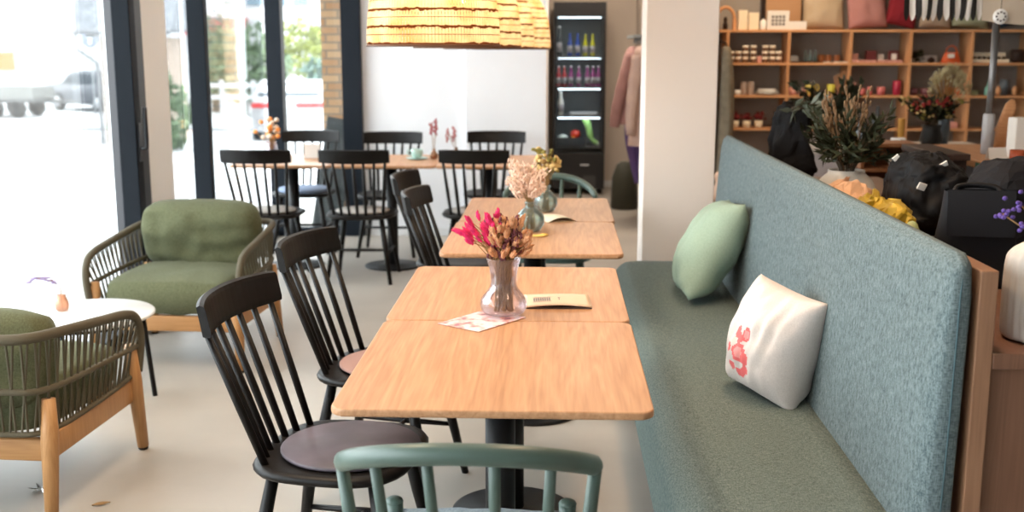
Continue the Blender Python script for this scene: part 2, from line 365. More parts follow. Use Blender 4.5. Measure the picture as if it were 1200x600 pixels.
def tree(name, label, loc, rx, rz, h0, m, n, leaf=.28, trunk=True, group=None):
    t = thing(name, label, 'shrub' if not trunk else 'tree', loc, 0, group)
    b = MB()
    for i in range(n):
        a = rnd.uniform(0, 6.28); ph = math.acos(rnd.uniform(-1, 1)); q = rnd.uniform(.55, 1.0)**.5
        k = 1+.25*math.sin(3*a+loc[0])+.15*math.sin(5*ph+a)
        c = Vector((rx*k*q*math.sin(ph)*math.cos(a), rx*k*q*math.sin(ph)*math.sin(a), h0+rz*k*q*math.cos(ph)))
        if c.z < .05: c.z = .05+abs(c.z)*.2
        M = Euler((rnd.uniform(0, 3), rnd.uniform(0, 3), rnd.uniform(0, 6))).to_matrix(); s = leaf*rnd.uniform(.6, 1.2)
        b.add([c+M @ Vector(p)*s for p in ((-.5, 0, 0), (0, -.28, .05), (.5, 0, 0), (0, .28, .05))], [(0, 1, 2, 3)], False)
    b.build('foliage', m, t, fix=False)
    if trunk: MB().tube([(0, 0, -.02), (.05, 0, h0*.5), (0, .05, h0+rz*.3)], [.16, .12, .05], 8).build('trunk', mat('bark', (.09, .07, .05), .9), t)
    return t
LG = mat('hedge_green', (.10, .14, .075), .7, noisy=.3, nscale=3); YG = mat('yellow_green_leaf', (.20, .22, .05), .7, noisy=.3, nscale=3); BG = mat('blue_green_leaf', (.085, .13, .105), .7, noisy=.3, nscale=3)
tree('tree', 'loose grey green tree left of the third window pane', (-12.3, 40, -.75), .9, 1.3, 2.0, BG, 1300)
tree('tree', 'broad leafy tree above the white fence through the third pane', (-10.7, 38, -.75), 1.3, 1.2, 1.7, LG, 1600)
tree('tree', 'yellow green tree behind the white car', (-8.8, 42.5, -.75), 1.5, 1.1, 2.2, YG, 1700)
tree('tree', 'blue green bushy tree right behind white car roof', (-7.1, 36, -.75), .95, .8, 1.2, BG, 1100)
tree('shrub', 'green garden shrub by the brick house behind the white pillar', (-8.0, 22.0, -.5), .8, .75, .7, LG, 1000, .2, False)
fc = thing('fence', 'white post and rail garden fence beyond the road', 'fence', (-9.0, 33, -.75))
for i in range(6): MB().box((-2.9+i*.95, -.05, 0), (-2.78+i*.95, .05, 1.35), .01).build('post', mat('white_fence', (.42, .42, .42), .7), fc)
for z in (.78, 1.12): MB().box((-3.2, -.08, z), (2.2, -.05, z+.13), .01).build('rail', mat('white_fence', (.42, .42, .42), .7), fc)
struct(MB().box((-14, 30.5, -.76), (-2, 32, -.74)).build('ground_road', mat('grey_asphalt', (.16, .16, .165), .9)))
def car(label, loc, rz, paint, redlamps=True):
    t = thing('car', label, 'car', loc, rz)
    L = [(-2.05, .35), (-2.08, .75), (-1.95, .95), (-1.1, 1.02), (-.45, 1.42), (.9, 1.45), (1.75, 1.12), (2.0, .95), (2.05, .45), (1.95, .28), (-1.95, .25)]
    L = [(p.x, p.y) for p in catmull([(x, z, 0) for x, z in L], 3, True)]
    b = MB(); n = len(L); rows = []
    for y, k in ((-.86, .96), (-.84, 1), (.84, 1), (.86, .96)):
        rows.append([(x*(.985 if abs(y) > .85 else 1), y*(1-max(0, (z-.95))*.22), z*k+(.02 if k < 1 else 0)) for x, z in L])
    for i in range(3):
        for j in range(n): b.add([rows[i][j], rows[i][(j+1) % n], rows[i+1][(j+1) % n], rows[i+1][j]], [(0, 1, 2, 3)], True)
    b.add(rows[0], [tuple(range(n))], True); b.add(rows[3], [tuple(range(n-1, -1, -1))], True)
    b.build('body', paint, t)
    gl = mat('car_glass', (.03, .04, .05), .4, spec=.15)
    for sy in (-1, 1):
        MB().add([(-.95, sy*.862, 1.0), (.55, sy*.862, 1.0), (.5, sy*.795, 1.36), (-.42, sy*.795, 1.36), (.62, sy*.862, 1.0), (1.45, sy*.862, 1.02), (1.0, sy*.80, 1.34), (.6, sy*.795, 1.36)], [(0, 1, 2, 3), (4, 5, 6, 7)], False).build('side_window', gl, t)
    MB().add([(1.08, -.68, 1.42), (1.08, .68, 1.42), (1.76, .74, 1.13), (1.76, -.74, 1.13)], [(0, 1, 2, 3)], False).build('rear_window', gl, t)
    MB().add([(-.52, -.66, 1.41), (-.52, .66, 1.41), (-1.1, .74, 1.04), (-1.1, -.74, 1.04)], [(0, 1, 2, 3)], False).build('windscreen', gl, t)
    for x in (-1.3, 1.28):
        for sy in (-1, 1):
            wh = MB().lathe([(.001, -.1), (.3, -.1), (.33, -.07), (.33, .07), (.3, .1), (.001, .1)], 20, M=Matrix.Translation((x, sy*.8, .33)) @ Matrix.Rotation(R(90), 4, 'X')).build('wheel', mat('tyre', (.02, .02, .02), .8), t)
            MB().lathe([(.001, -.11), (.2, -.11), (.21, -.09), (.21, .09), (.2, .11), (.001, .11)], 16, M=Matrix.Translation((x, sy*.8, .33)) @ Matrix.Rotation(R(90), 4, 'X')).build('hubcap', mat('alloy', (.35, .35, .36), .3, .6), wh)
    for sy in (-1, 1): MB().box((1.86, sy*.52-.34, .86), (2.06, sy*.52+.34, .98), .02).build('tail_light', mat('red_lamp', (.42, .02, .02), .3), t)
    return t
car('grey silver hatchback parked side on beyond the glass door', (-17.0, 41, -.75), R(-35), mat('silver_paint', (.085, .09, .105), .3, .2))
car('white car seen from behind with red rear lights through rear window', (-6.75, 28.5, -.74), R(-80), mat('white_paint', (.34, .34, .35), .35))
tr = thing('trailer', 'low flatbed trailer with dark wheels parked left of the hatchback', 'trailer', (-18.9, 37.0, -.75))
MB().box((-2.2, -.8, .5), (1.7, .8, .62), .02).build('bed', mat('trailer_bed', (.10, .10, .10), .7), tr)
MB().box((-2.2, -.82, .62), (1.7, -.76, 1.0), .01).box((-2.2, .76, .62), (1.7, .82, 1.0), .01).box((1.64, -.76, .62), (1.7, .76, 1.0), .01).box((-2.2, -.76, .62), (-2.14, .76, 1.0), .01).build('side_board', mat('trailer_side', (.19, .19, .18), .6), tr)
for x in (.35, 1.1, -1.5):
    for sy in (-.7, .7): MB().lathe([(.001, -.1), (.25, -.1), (.29, -.06), (.29, .06), (.25, .1), (.001, .1)], 18, M=Matrix.Translation((x, sy, .29)) @ Matrix.Rotation(R(90), 4, 'X')).build('wheel', mat('tyre', (.02, .02, .02), .8), tr)
MB().tube([(1.7, 0, .55), (2.9, 0, .5)], .05, 8).build('drawbar', mat('trailer_bed', (.10, .10, .10), .7), tr)
sg = thing('street_sign', 'round street sign on a slim pole in front of the hatchback', 'sign', (-15.9, 38, -.75))
MB().tube([(0, 0, 0), (0, 0, 2.9)], .035, 8).build('pole', mat('zinc_pole', (.32, .33, .34), .5), sg)
MB().lathe([(.001, 0), (.3, 0), (.3, .03), (.001, .03)], 28, M=Matrix.Translation((0, -.02, 2.6)) @ Matrix.Rotation(R(90), 4, 'X')).build('disc', mat('sign_disc', (.26, .28, .34), .5), sg)
MB().box((-.05, -.062, 2.4), (.05, -.052, 2.8), .003).build('mark', mat('sign_mark', (.7, .7, .7), .5), sg)
bn = thing('litter_bin', 'narrow dark litter bin outside behind the door frame', 'bin', (-5.1, 13.5, -.2))
MB().box((-.16, -.16, .0), (.16, .16, .85), .02).build('body', mat('bin_grey', (.09, .10, .12), .6), bn); MB().box((-.18, -.18, .85), (.18, .18, .92), .02).build('lid', mat('bin_lid', (.05, .055, .06), .6), bn)
ab = thing('pavement_board', 'grey folding pavement board leaning outside by the brick pier', 'sign', (-1.93, 9.09, -.06), 0)
MB().box((-.12, -.012, 0), (.12, .012, 1.02), .006, M=Matrix.Translation((0, 0, .0)) @ Matrix.Rotation(R(10), 4, 'Y')).build('panel', mat('board_grey', (.07, .075, .08), .6), ab)
MB().box((-.11, .014, .08), (-.08, .03, .95), .004, M=Matrix.Rotation(R(10), 4, 'Y')).box((.08, .014, .08), (.11, .03, .95), .004, M=Matrix.Rotation(R(10), 4, 'Y')).build('strut', mat('board_grey', (.07, .075, .08), .6), ab)

# ------------------------------------------------------------------ bench with backrest and divider console
bn = thing('bench', 'long upholstered teal grey bench with high padded backrest beside the tables', 'bench', (0, 2.3, 0))
def bench_seat():
    prof = [(.315, .10), (.30, .16), (.295, .26), (.30, .36), (.315, .405), (.345, .435), (.39, .448), (.55, .452), (.72, .45), (.80, .446), (.80, .10)]
    P = [(p.x, p.y) for p in catmull([(x, z, 0) for x, z in prof[:9]], 4)]+prof[9:]
    b = MB(); N = 50; L = 3.32
    def f(u, v):
        k = v*(len(P)-1); i = min(int(k), len(P)-2); t = k-i
        x = P[i][0]*(1-t)+P[i+1][0]*t; z = P[i][1]*(1-t)+P[i+1][1]*t; y = u*L
        e = min(u*L, (1-u)*L); k2 = max(0, 1-e/.05)
        z -= .028*k2*k2*(1 if z > .3 else 0); x += .02*k2*k2*(1 if x < .36 else 0)
        z += .004*noise.noise(Vector((x*6, y*3, 1)))*(1 if .4 < x < .78 else .3)
        return (x, y, z)
    b.grid(f, N, len(P)-1)
    for u in (0, 1): b.add([f(u, j/(len(P)-1)) for j in range(len(P))], [tuple(range(len(P)))], True)
    return b
bench_seat().build('seat', TEAL, bn)
bk = MB(); N = 40; L = 3.3
def backf(u, v):
    # v runs round the section: bottom front -> top front -> top -> back
    sec = [(.772, .40), (.786, .52), (.80, .72), (.814, .92), (.822, 1.03), (.832, 1.07), (.85, 1.087), (.868, 1.085), (.88, 1.065), (.884, 1.0), (.88, .80), (.872, .5), (.866, .30), (.78, .30)]
    k = v*(len(sec)-1); i = min(int(k), len(sec)-2); t = k-i
    x = sec[i][0]*(1-t)+sec[i+1][0]*t; z = sec[i][1]*(1-t)+sec[i+1][1]*t; y = u*L
    e = min(y, L-y); k2 = max(0, 1-e/.045)**2
    cx = .846; x = cx+(x-cx)*(1-.45*k2); z -= .03*k2*(1 if z > 1.0 else 0)
    return (x, y, z)
us = [0, .003, .007, .0136]+[.0136+(1-.0272)*i/30 for i in range(1, 30)]+[.9864, .993, .997, 1]
V = 52; vs = []; fs = []
for u in us:
    for j in range(V): vs.append(backf(u, j/V))
for i in range(len(us)-1):
    for j in range(V): fs.append((i*V+j, i*V+(j+1) % V, (i+1)*V+(j+1) % V, (i+1)*V+j))
fs.append(tuple(range(V))); fs.append(tuple((len(us)-1)*V+j for j in range(V-1, -1, -1)))
bk.add(vs, fs, True); bk.build('backrest', fabric('teal_grey_tweed_back', srgb(66, 80, 82), srgb(113, 125, 127), 380, .5, (1, .8, .6), sheen=.03), bn)
MB().box((.36, .03, 0), (.80, 3.27, .10)).build('plinth', METALB, bn)
sm = MB(); sm.tube([(.838, -.001, .42), (.844, -.002, .7), (.848, -.0015, 1.0), (.852, .004, 1.06)], .0022, 6)
sm.build('seam', mat('dark_seam', srgb(70, 92, 98), .9), bn)
cs = thing('divider_console', 'brown wooden divider with ledge and raised back board behind the bench', 'console', (0, 2.3, 0))
MB().box((.887, 0, 0), (.925, 3.32, 1.055), .003).build('back_board', wood('board_oak', srgb(122, 86, 62), srgb(142, 104, 78), 'Z', 1.0, .5), cs)
MB().box((.925, 0, .842), (1.62, 3.32, .877), .003).build('ledge', BROWNW, cs)
MB().box((.925, .02, 0), (1.60, .05, .842)).build('end_panel', BROWNW, cs)
MB().box((1.58, .05, 0), (1.60, 3.3, .842)).build('side_panel', BROWNW, cs)

# ------------------------------------------------------------------ tables
def make_table(name, label, w, d, loc, group=None):
    t = thing(name, label, 'table', loc, 0, group)
    MB().slab(w, d, .731, .75, .035).build('tabletop', OAK, t)
    MB().lathe([(.20, 0), (.20, .008), (.19, .012), (.05, .016), (.045, .02)], 40).build('base', METALB, t)
    MB().lathe([(.038, .02), (.038, .70)], 24).build('post', METALB, t)
    MB().box((-.16, -.16, .70), (.16, .16, .731), .004).build('mounting_plate', METALB, t)
    return t
T1 = make_table('cafe_table', 'nearest oak topped cafe table at the front of the long row', .70, .795, (-.134, 2.66, 0))
dup(T1, (-.135, 3.46, 0), 0, 'oak cafe table under the pink flower vase, second from front')
dup(T1, (-.09, 4.505, 0), 0, 'oak cafe table holding the two round glass vases, beyond the gap')
dup(T1, (-.082, 5.305, 0), 0, 'oak cafe table in front of the far green chair')
T5 = make_table('cafe_table', 'leftmost oak cafe table of the far row by the windows', .688, .79, (-1.83, 7.66, 0))
dup(T5, (-1.14, 7.66, 0), 0, 'middle oak cafe table of far row with mint cup')
dup(T5, (-.45, 7.66, 0), 0, 'right end oak cafe table of far row before the white wall')

# ------------------------------------------------------------------ black spindle chairs
def make_spindle_chair(label, loc, rz):
    t = thing('spindle_chair', label, 'chair', loc, rz)
    st = MB(); n = 40
    def seat_r(a):
        c, s_ = math.cos(a), math.sin(a); e = 3.2
        q = (abs(c/.232)**e+abs(s_/.215)**e)**(-1/e); return q*(1+.02*s_)
    prof = [(.0, .418), (.86, .418), (.97, .428), (1, .440), (.97, .449), (.9, .452), (.6, .446), (.3, .443), (0, .443)]
    vs = []; fs = []
    for k, z in prof:
        for j in range(n):
            a = 2*math.pi*j/n; r = seat_r(a)*max(k, .001); vs.append((r*math.cos(a), r*math.sin(a), z))
    for i in range(len(prof)-1):
        for j in range(n): fs.append((i*n+j, i*n+(j+1) % n, (i+1)*n+(j+1) % n, (i+1)*n+j))
    st.add(vs, fs, True); st.build('seat', BLACK, t)
    def rail(x, dz=0): q = x/.225; return Vector((x, -.325+.055*q*q, .842+dz))
    rl = MB(); M_ = 16; ring = []
    sec = [(-.012, -.046), (.010, -.048), (.013, -.034), (.0115, .030), (.009, .040), (-.002, .044), (-.012, .038)]
    vs = []; fs = []
    for i in range(M_+1):
        x = -.225+.45*i/M_; p = rail(x); endk = 1-.10*(abs(x)/.225)**6
        for (dy, dz) in sec: vs.append((p.x, p.y+dy-dz*.17, p.z+dz*endk))
    k = len(sec)
    for i in range(M_):
        for j in range(k): fs.append((i*k+j, i*k+(j+1) % k, (i+1)*k+(j+1) % k, (i+1)*k+j))
    fs.append(tuple(range(k))); fs.append(tuple(M_*k+j for j in range(k)))
    rl.add(vs, fs, False); rl.build('top_rail', BLACK, t)
    for i in range(7):
        q = (i-3)/3; top = rail(q*.198, -.03); top.y += .002
        bot = Vector((q*.158, -.182+.035*q*q, .435))
        MB().tube([bot, bot.lerp(top, .45), top], [.010, .0112, .009], 8).build('spindle', BLACK, t)
    for sx in (-1, 1):
        for sy in (-1, 1):
            a = Vector((sx*.145, sy*.135, .425)); b = Vector((sx*.208, sy*.215, 0))
            MB().tube([a, a.lerp(b, .35), b], [.0165, .0185, .0125], 10).build('leg', BLACK, t)
    def on(sx, sy, z): a = Vector((sx*.145, sy*.135, .425)); b = Vector((sx*.208, sy*.215, 0)); return a.lerp(b, (.425-z)/.425)
    for sx in (-1, 1): MB().tube([on(sx, -1, .19), (on(sx, -1, .19)+on(sx, 1, .19))/2, on(sx, 1, .19)], [.008, .0115, .008], 8).build('stretcher', BLACK, t)
    m1 = (on(-1, -1, .19)+on(-1, 1, .19))/2; m2 = (on(1, -1, .19)+on(1, 1, .19))/2
    MB().tube([m1, (m1+m2)/2, m2], [.008, .0115, .008], 8).build('stretcher', BLACK, t)
    return t
ch0 = make_spindle_chair('black spindle back chair nearest camera with dark round seat pad', (-.572, 2.835, 0), R(-98.8))
CH = [((-.572, 3.64, 0), R(-102), 'black spindle back chair, second along the left side of table row'),
      ((-.345, 4.93, 0), R(-95), 'black spindle back chair at left of table with round glass vases'),
      ((-.49, 5.60, 0), R(-97), 'black spindle back chair half hidden behind the third left side chair'),
      ((-1.90, 7.225, 0), 0, 'black spindle back chair, back to camera, behind the green armchair'),
      ((-1.275, 7.235, 0), 0, 'black spindle back chair, back to camera, at middle far table'),
      ((-.515, 7.265, 0), 0, 'black spindle back chair, back to camera, at right far table'),
      ((-1.90, 8.30, 0), R(180), 'black spindle back chair facing camera against the rear window with blue pad'),
      ((-1.24, 8.18, 0), R(180), 'black spindle back chair facing camera behind the mint cup, by white wall'),
      ((-.455, 8.27, 0), R(180), 'black spindle back chair facing camera at right end of far wall')]
for loc, rz, lb in CH: dup(ch0, loc, rz, lb)
PADM = {'dark': mat('dark_felt', srgb(84, 74, 82), .5, noisy=.3, nscale=7), 'rose': mat('rose_felt', srgb(150, 116, 106), .9), 'beige': mat('beige_felt', srgb(170, 164, 158), .9), 'blue': mat('blue_grey_felt', srgb(120, 134, 158), .9)}  # dark pad: its bluish sheen is put into the mottled colour
def pad(mk, label, loc, r=.178, h=.012):
    b = MB().lathe([(.001, 0), (r*.98, 0), (r, h*.3), (r, h*.7), (r*.98, h), (.001, h)], 40)
    o = b.build('seat_pad', PADM[mk], None, loc); tag(o, label, 'cushion')
pad('dark', 'dark brown round seat pad on the nearest black chair', (-.545, 2.83, .4525), .188)
pad('rose', 'dusty rose round seat pad on second black chair beside table', (-.552, 3.635, .4525))
pad('blue', 'pale blue grey round pad tucked under the table with round vases', (-.335, 4.93, .4525), .18, .02)
pad('beige', 'beige round pad on the chair behind the green armchair', (-1.90, 7.235, .4525))
pad('beige', 'beige round pad on back turned chair at middle far table', (-1.275, 7.245, .4525))
pad('beige', 'beige round pad on back turned chair at right far table', (-.515, 7.275, .4525))
pad('blue', 'blue grey thick round pad on chair against the rear window', (-1.90, 8.28, .4525), .19, .025)

# ------------------------------------------------------------------ sage green bow back chairs
def make_bow_chair(label, loc, rz):
    t = thing('bow_back_chair', label, 'chair', loc, rz)
    MB().slab(.46, .45, .415, .442, .14, .004, 8).build('seat', SAGE, t)
    def bow(s):   # s -1..1
        x = .250*math.sin(s*R(72))/math.sin(R(72)); y = -.345+.19*abs(s)**2.2; z = .806-.092*abs(s)**2.1
        return Vector((x, y, z))
    pts = [bow(-1+2*i/28) for i in range(29)]
    MB().tube(pts, [.014]+[.0205]*27+[.014], 12, flat=.85).build('top_rail', SAGE, t)
    for sx in (-1, 1):
        e = bow(sx*.97); MB().tube([e, (sx*.232, e.y+.015, .57), (sx*.212, e.y+.03, .43)], [.013, .0145, .013], 10).build('post', SAGE, t)
    for q in (-.62, -.22, .22, .62):
        p = bow(q*.85); MB().tube([p, (q*.235, -.185+.03*abs(q), .43)], [.0105, .012], 10).build('spindle', SAGE, t)
    for sx in (-1, 1):
        for sy in (-1, 1):
            MB().tube([(sx*.165, sy*.155, .42), (sx*.185, sy*.18, .2), (sx*.20, sy*.195, 0)], [.018, .0185, .013], 10).build('leg', SAGE, t)
        MB().tube([(sx*.185, -.182, .18), (sx*.185, .182, .18)], .009, 8).build('stretcher', SAGE, t)
        MB().tube([(sx*.196, .178, .44), (sx*.198, .181, .492)], [.019, .02], 12).ell((sx*.198, .181, .492), (.021, .021, .012), 12, 6).build('corner_stub', SAGE, t)
    return t
gc = make_bow_chair('sage green bow back chair at the near end, closest to camera', (-.165, 2.20, 0), 0)
dup(gc, (-.035, 5.86, 0), R(178), 'sage green bow back chair facing camera behind the far table')
o = MB().pillow(.38, .38, .035, Matrix.Translation((0, 0, .02)), 16, .02, .003).build('seat_cushion', fabric('blue_grey_cushion', srgb(126, 140, 150), srgb(164, 176, 182), 230, .4), None, (-.165, 2.215, .444)); tag(o, 'blue grey cushion on the seat of nearest green chair', 'cushion')

# ------------------------------------------------------------------ rope armchairs
def make_armchair(label, loc, rz):
    t = thing('armchair', label, 'armchair', loc, rz)
    # local: front +y
    half = [(.358, .345, .31), (.370, .352, .42), (.374, .33, .505), (.372, .26, .55), (.366, .05, .578), (.355, -.2, .605), (.325, -.325, .615), (.24, -.365, .615), (0, -.375, .615)]
    full = half+[(-x, y, z) for x, y, z in half[-2::-1]]
    top = catmull(full, 8)
    MB().tube(top, .0175, 10).build('top_rail', ROPE, t)
    lowh = [(.345, .335, .30), (.352, .1, .295), (.342, -.2, .29), (.305, -.3, .29), (.22, -.32, .29), (0, -.325, .29)]
    low = catmull(lowh+[(-x, y, z) for x, y, z in lowh[-2::-1]], 8); MB().tube(low, .010, 8).build('lower_rail', ROPE, t)
    midh = [(.362, .35, .41), (.362, .1, .42), (.350, -.2, .43), (.315, -.315, .435), (.23, -.345, .44), (0, -.352, .44)]
    mid = catmull(midh+[(-x, y, z) for x, y, z in midh[-2::-1]], 8); MB().tube(mid, .011, 8).build('middle_rail', ROPE, t)
    N = 100; A = arclen(top, N+10)[5:-5]; B = arclen(low, N); Mi = arclen(mid, N)
    wv = MB()
    for i in range(N):
        j = max(0, min(N-1, i+(1 if i % 2 else -1)*1)); q = Mi[(i+j)//2]
        wv.tube([A[i], q, B[j]], .0042, 5, cap=False)
    wv.build('rope_weave', ROPE, t)
    for sx in (-1, 1):
        MB().tube([(sx*.345, .315, .42), (sx*.35, .325, .28), (sx*.36, .345, 0.012)], [.022, .029, .021], 12).build('leg', TEAK, t)
        MB().tube([(sx*.335, -.275, .40), (sx*.335, -.285, .28), (sx*.345, -.33, 0.012)], [.022, .029, .021], 12).build('leg', TEAK, t)
        for p in ((sx*.36, .345), (sx*.345, -.33)): MB().lathe([(.016, 0), (.019, .004), (.019, .014)], 12, (p[0], p[1], 0)).build('foot_glide', METALB, t)
        MB().box((sx*.335-.016, -.27, .20), (sx*.335+.016, .32, .285), .006, seg=3).build('side_rail', TEAK, t)
    MB().box((-.335, .305, .19), (.335, .335, .265), .006, seg=3).build('front_rail', wood('teak_cross', srgb(160, 114, 70), srgb(184, 138, 90), 'X', 1.2, .45), t)
    MB().box((-.335, -.29, .19), (.335, -.26, .265), .006, seg=3).build('rear_rail', wood('teak_cross', (0, 0, 0), (0, 0, 0)), t)
    b = MB(); b.pillow(.64, .66, .14, Matrix.Translation((0, .035, .35)), 24, .0, .004, 3, .05, .22, rnd_=.10); b.build('seat_cushion', OLIVE, t)
    M = Matrix.Translation((0, -.20, .575)) @ Matrix.Rotation(R(76), 4, 'X')
    b = MB(); b.pillow(.63, .345, .19, M, 26, .0, .010, 9, .06, .40, rnd_=.16); b.build('back_cushion', OLIVE, t)
    return t
ac = make_armchair('olive cushioned rope armchair facing camera beside the glass door', (-1.825, 5.38, 0), R(180-3))
a2 = dup(ac, (-1.95, 3.665, 0), R(-3), 'olive cushioned rope armchair seen from behind, cropped at the left edge')
for c in a2.children:
    if c.name.startswith('back_cushion'): c.location = (.0, .02, -.075)

# coffee table
ct = thing('coffee_table', 'low round white topped coffee table between the two armchairs', 'table', (-2.01, 4.56, 0))
MB().lathe([(.001, .378), (.275, .378), (.285, .383), (.285, .39), (.28, .395), (.001, .395)], 64).build('tabletop', mat('white_laminate', (.82, .82, .82), .25), ct)
for k in range(3):
    a = R(20+120*k); MB().tube([(.23*math.cos(a), .23*math.sin(a), .378), (.262*math.cos(a), .262*math.sin(a), 0)], .011, 10).build('leg', METALB, ct)
MB().tube([(.24*math.cos(q*6.2832/40), .24*math.sin(q*6.2832/40), .367) for q in range(40)], .009, 8, closed=True).build('support_ring', METALB, ct)
o = MB().shell([(.022, 0), (.028, .008), (.030, .03), (.024, .05), (.018, .062), (.02, .07)], .003, n=20).build('bud_vase', glass('peach_glass', (.95, .78, .66), .9, .25, (.9, .6, .45)), None, (-2.13, 4.60, .3955)); tag(o, 'small peach glass bud vase on the white coffee table', 'vase')
fl = thing('dried_sprig', 'drooping lilac dried sprig in the coffee table bud vase', 'flower', (-2.13, 4.60, .40))
MB().tube([(0, 0, .005), (0, 0, .09), (-.03, -.01, .13), (-.09, -.02, .14)], .002, 6).build('stem', STEM, fl)
b = MB()
for k in range(26):
    q = k/25; b.ell((-.02-.11*q, -.01-.012*q+rnd.uniform(-.008, .008), .122+.02*math.sin(q*3)+rnd.uniform(-.008, .008)), (.012, .005, .004), 6, 4)
b.build('lilac_bloom', mat('lilac', srgb(150, 130, 170), .8), fl)

# ------------------------------------------------------------------ cushions on the bench
def axes(o, xa, za):   # frame with local x along xa and normal za
    z = Vector(za).normalized(); x = Vector(xa); x = (x-z*x.dot(z)).normalized(); y = z.cross(x)
    return Matrix(((x.x, y.x, z.x, o[0]), (x.y, y.y, z.y, o[1]), (x.z, y.z, z.z, o[2]), (0, 0, 0, 1)))
b = MB(); b.pillow(.45, .46, .23, axes((.665, 4.74, .665), (.02, .98, -.10), (-.87, .04, .49)), 26, .05, .008, 2, .006, .6)
o = b.build('throw_pillow', fabric('mint_cotton', srgb(136, 156, 138), srgb(154, 172, 154), 500, .1, sheen=.05)); tag(o, 'mint green throw pillow leaning on far part of the bench', 'pillow')
spots = [(-.50, -.60, .13, .10), (-.20, -.66, .12, .09), (-.62, -.28, .11, .10), (-.28, -.30, .16, .20), (-.08, -.38, .08, .13), (-.45, .05, .08, .14), (-.18, .06, .08, .15), (-.05, -.58, .09, .08), (-.33, -.05, .07, .12)]
def motif(u, v):
    for k, (cx, cy, rx, ry) in enumerate(spots):
        d = ((u-cx-.20)/(rx*1.15))**2+((v-cy)/(ry*.88))**2
        if d < 1+.35*noise.noise(Vector((u*14, v*14, k))): return 2 if (d < .35 and k in (3, 6)) else 1
    return 0
b = MB(); b.pillow(.30, .35, .25, axes((.682, 3.34, .622), (.52, -.82, -.13), (-.80, -.50, .22)), 60, .05, .008, 7, .006, .55, mifun=motif)
o = b.build('throw_pillow', [fabric('white_cotton', srgb(200, 190, 184), srgb(214, 204, 198), 500, .1, sheen=.05), mat('coral_print', srgb(222, 104, 104), .9), mat('coral_print_pale', srgb(232, 150, 146), .9)]); tag(o, 'white throw pillow with coral flower print on near part of bench', 'pillow')

# ------------------------------------------------------------------ rattan pendants
def rattan():
    m = bpy.data.materials.new('woven_rattan'); m.use_nodes = True; n = m.node_tree.nodes; l = m.node_tree.links; n.remove(n['Principled BSDF']); out = n['Material Output']
    tc = n.new('ShaderNodeTexCoord'); sp = n.new('ShaderNodeSeparateXYZ'); l.new(tc.outputs['Object'], sp.inputs[0])
    at = n.new('ShaderNodeMath'); at.operation = 'ARCTAN2'; l.new(sp.outputs['Y'], at.inputs[0]); l.new(sp.outputs['X'], at.inputs[1])
    def sinw(src, k, add=None):
        mu = n.new('ShaderNodeMath'); mu.operation = 'MULTIPLY'; mu.inputs[1].default_value = k; l.new(src, mu.inputs[0]); s = mu.outputs[0]
        if add is not None:
            ad = n.new('ShaderNodeMath'); ad.operation = 'ADD'; l.new(s, ad.inputs[0]); l.new(add, ad.inputs[1]); s = ad.outputs[0]
        si = n.new('ShaderNodeMath'); si.operation = 'SINE'; l.new(s, si.inputs[0]); return si.outputs[0]
    vert = sinw(at.outputs[0], 130)
    nz = n.new('ShaderNodeTexNoise'); nz.inputs['Scale'].default_value = 40; l.new(tc.outputs['Object'], nz.inputs['Vector'])
    nm = n.new('ShaderNodeMath'); nm.operation = 'MULTIPLY'; nm.inputs[1].default_value = 2.2; l.new(nz.outputs['Fac'], nm.inputs[0])
    band = sinw(sp.outputs['Z'], 2*math.pi/.062, nm.outputs[0]); fine = sinw(sp.outputs['Z'], 2*math.pi/.031)
    def gt(s, v):
        g = n.new('ShaderNodeMath'); g.operation = 'GREATER_THAN'; g.inputs[1].default_value = v; l.new(s, g.inputs[0]); return g.outputs[0]
    bigb = gt(band, .90); thin = gt(fine, .965); gap = gt(vert, .80)
    mxx = n.new('ShaderNodeMath'); mxx.operation = 'MAXIMUM'; l.new(bigb, mxx.inputs[0]); l.new(thin, mxx.inputs[1])
    nz2 = n.new('ShaderNodeTexNoise'); nz2.inputs['Scale'].default_value = 9; l.new(tc.outputs['Object'], nz2.inputs['Vector'])
    cr = n.new('ShaderNodeValToRGB'); cr.color_ramp.elements[0].color = (*srgb(232, 176, 112), 1); cr.color_ramp.elements[1].color = (*srgb(250, 226, 180), 1); cr.color_ramp.elements[0].position = .35; cr.color_ramp.elements[1].position = .65
    l.new(nz2.outputs['Fac'], cr.inputs['Fac'])
    mc = n.new('ShaderNodeMix'); mc.data_type = 'RGBA'; l.new(mxx.outputs[0], mc.inputs[0]); l.new(cr.outputs['Color'], mc.inputs[6]); mc.inputs[7].default_value = (*srgb(96, 52, 26), 1)
    tl = n.new('ShaderNodeBsdfTranslucent'); df = n.new('ShaderNodeBsdfDiffuse'); l.new(mc.outputs[2], tl.inputs[0]); l.new(mc.outputs[2], df.inputs[0])
    m1 = n.new('ShaderNodeMixShader'); m1.inputs[0].default_value = .42; l.new(tl.outputs[0], m1.inputs[1]); l.new(df.outputs[0], m1.inputs[2])
    tp = n.new('ShaderNodeBsdfTransparent'); m2 = n.new('ShaderNodeMixShader')
    gm = n.new('ShaderNodeMath'); gm.operation = 'SUBTRACT'; gm.use_clamp = True; l.new(gap, gm.inputs[0]); l.new(mxx.outputs[0], gm.inputs[1])
    gk = n.new('ShaderNodeMath'); gk.operation = 'MULTIPLY'; gk.inputs[1].default_value = .8; l.new(gm.outputs[0], gk.inputs[0])
    l.new(gk.outputs[0], m2.inputs[0]); l.new(m1.outputs[0], m2.inputs[1]); l.new(tp.outputs[0], m2.inputs[2]); l.new(m2.outputs[0], out.inputs['Surface']); return m
RATTAN = rattan(); BULB = mat('warm_bulb', (1, .9, .7), .3, emit=((1, .85, .64), 95)); ROD = mat('dark_rattan_ring', srgb(92, 58, 34), .7)
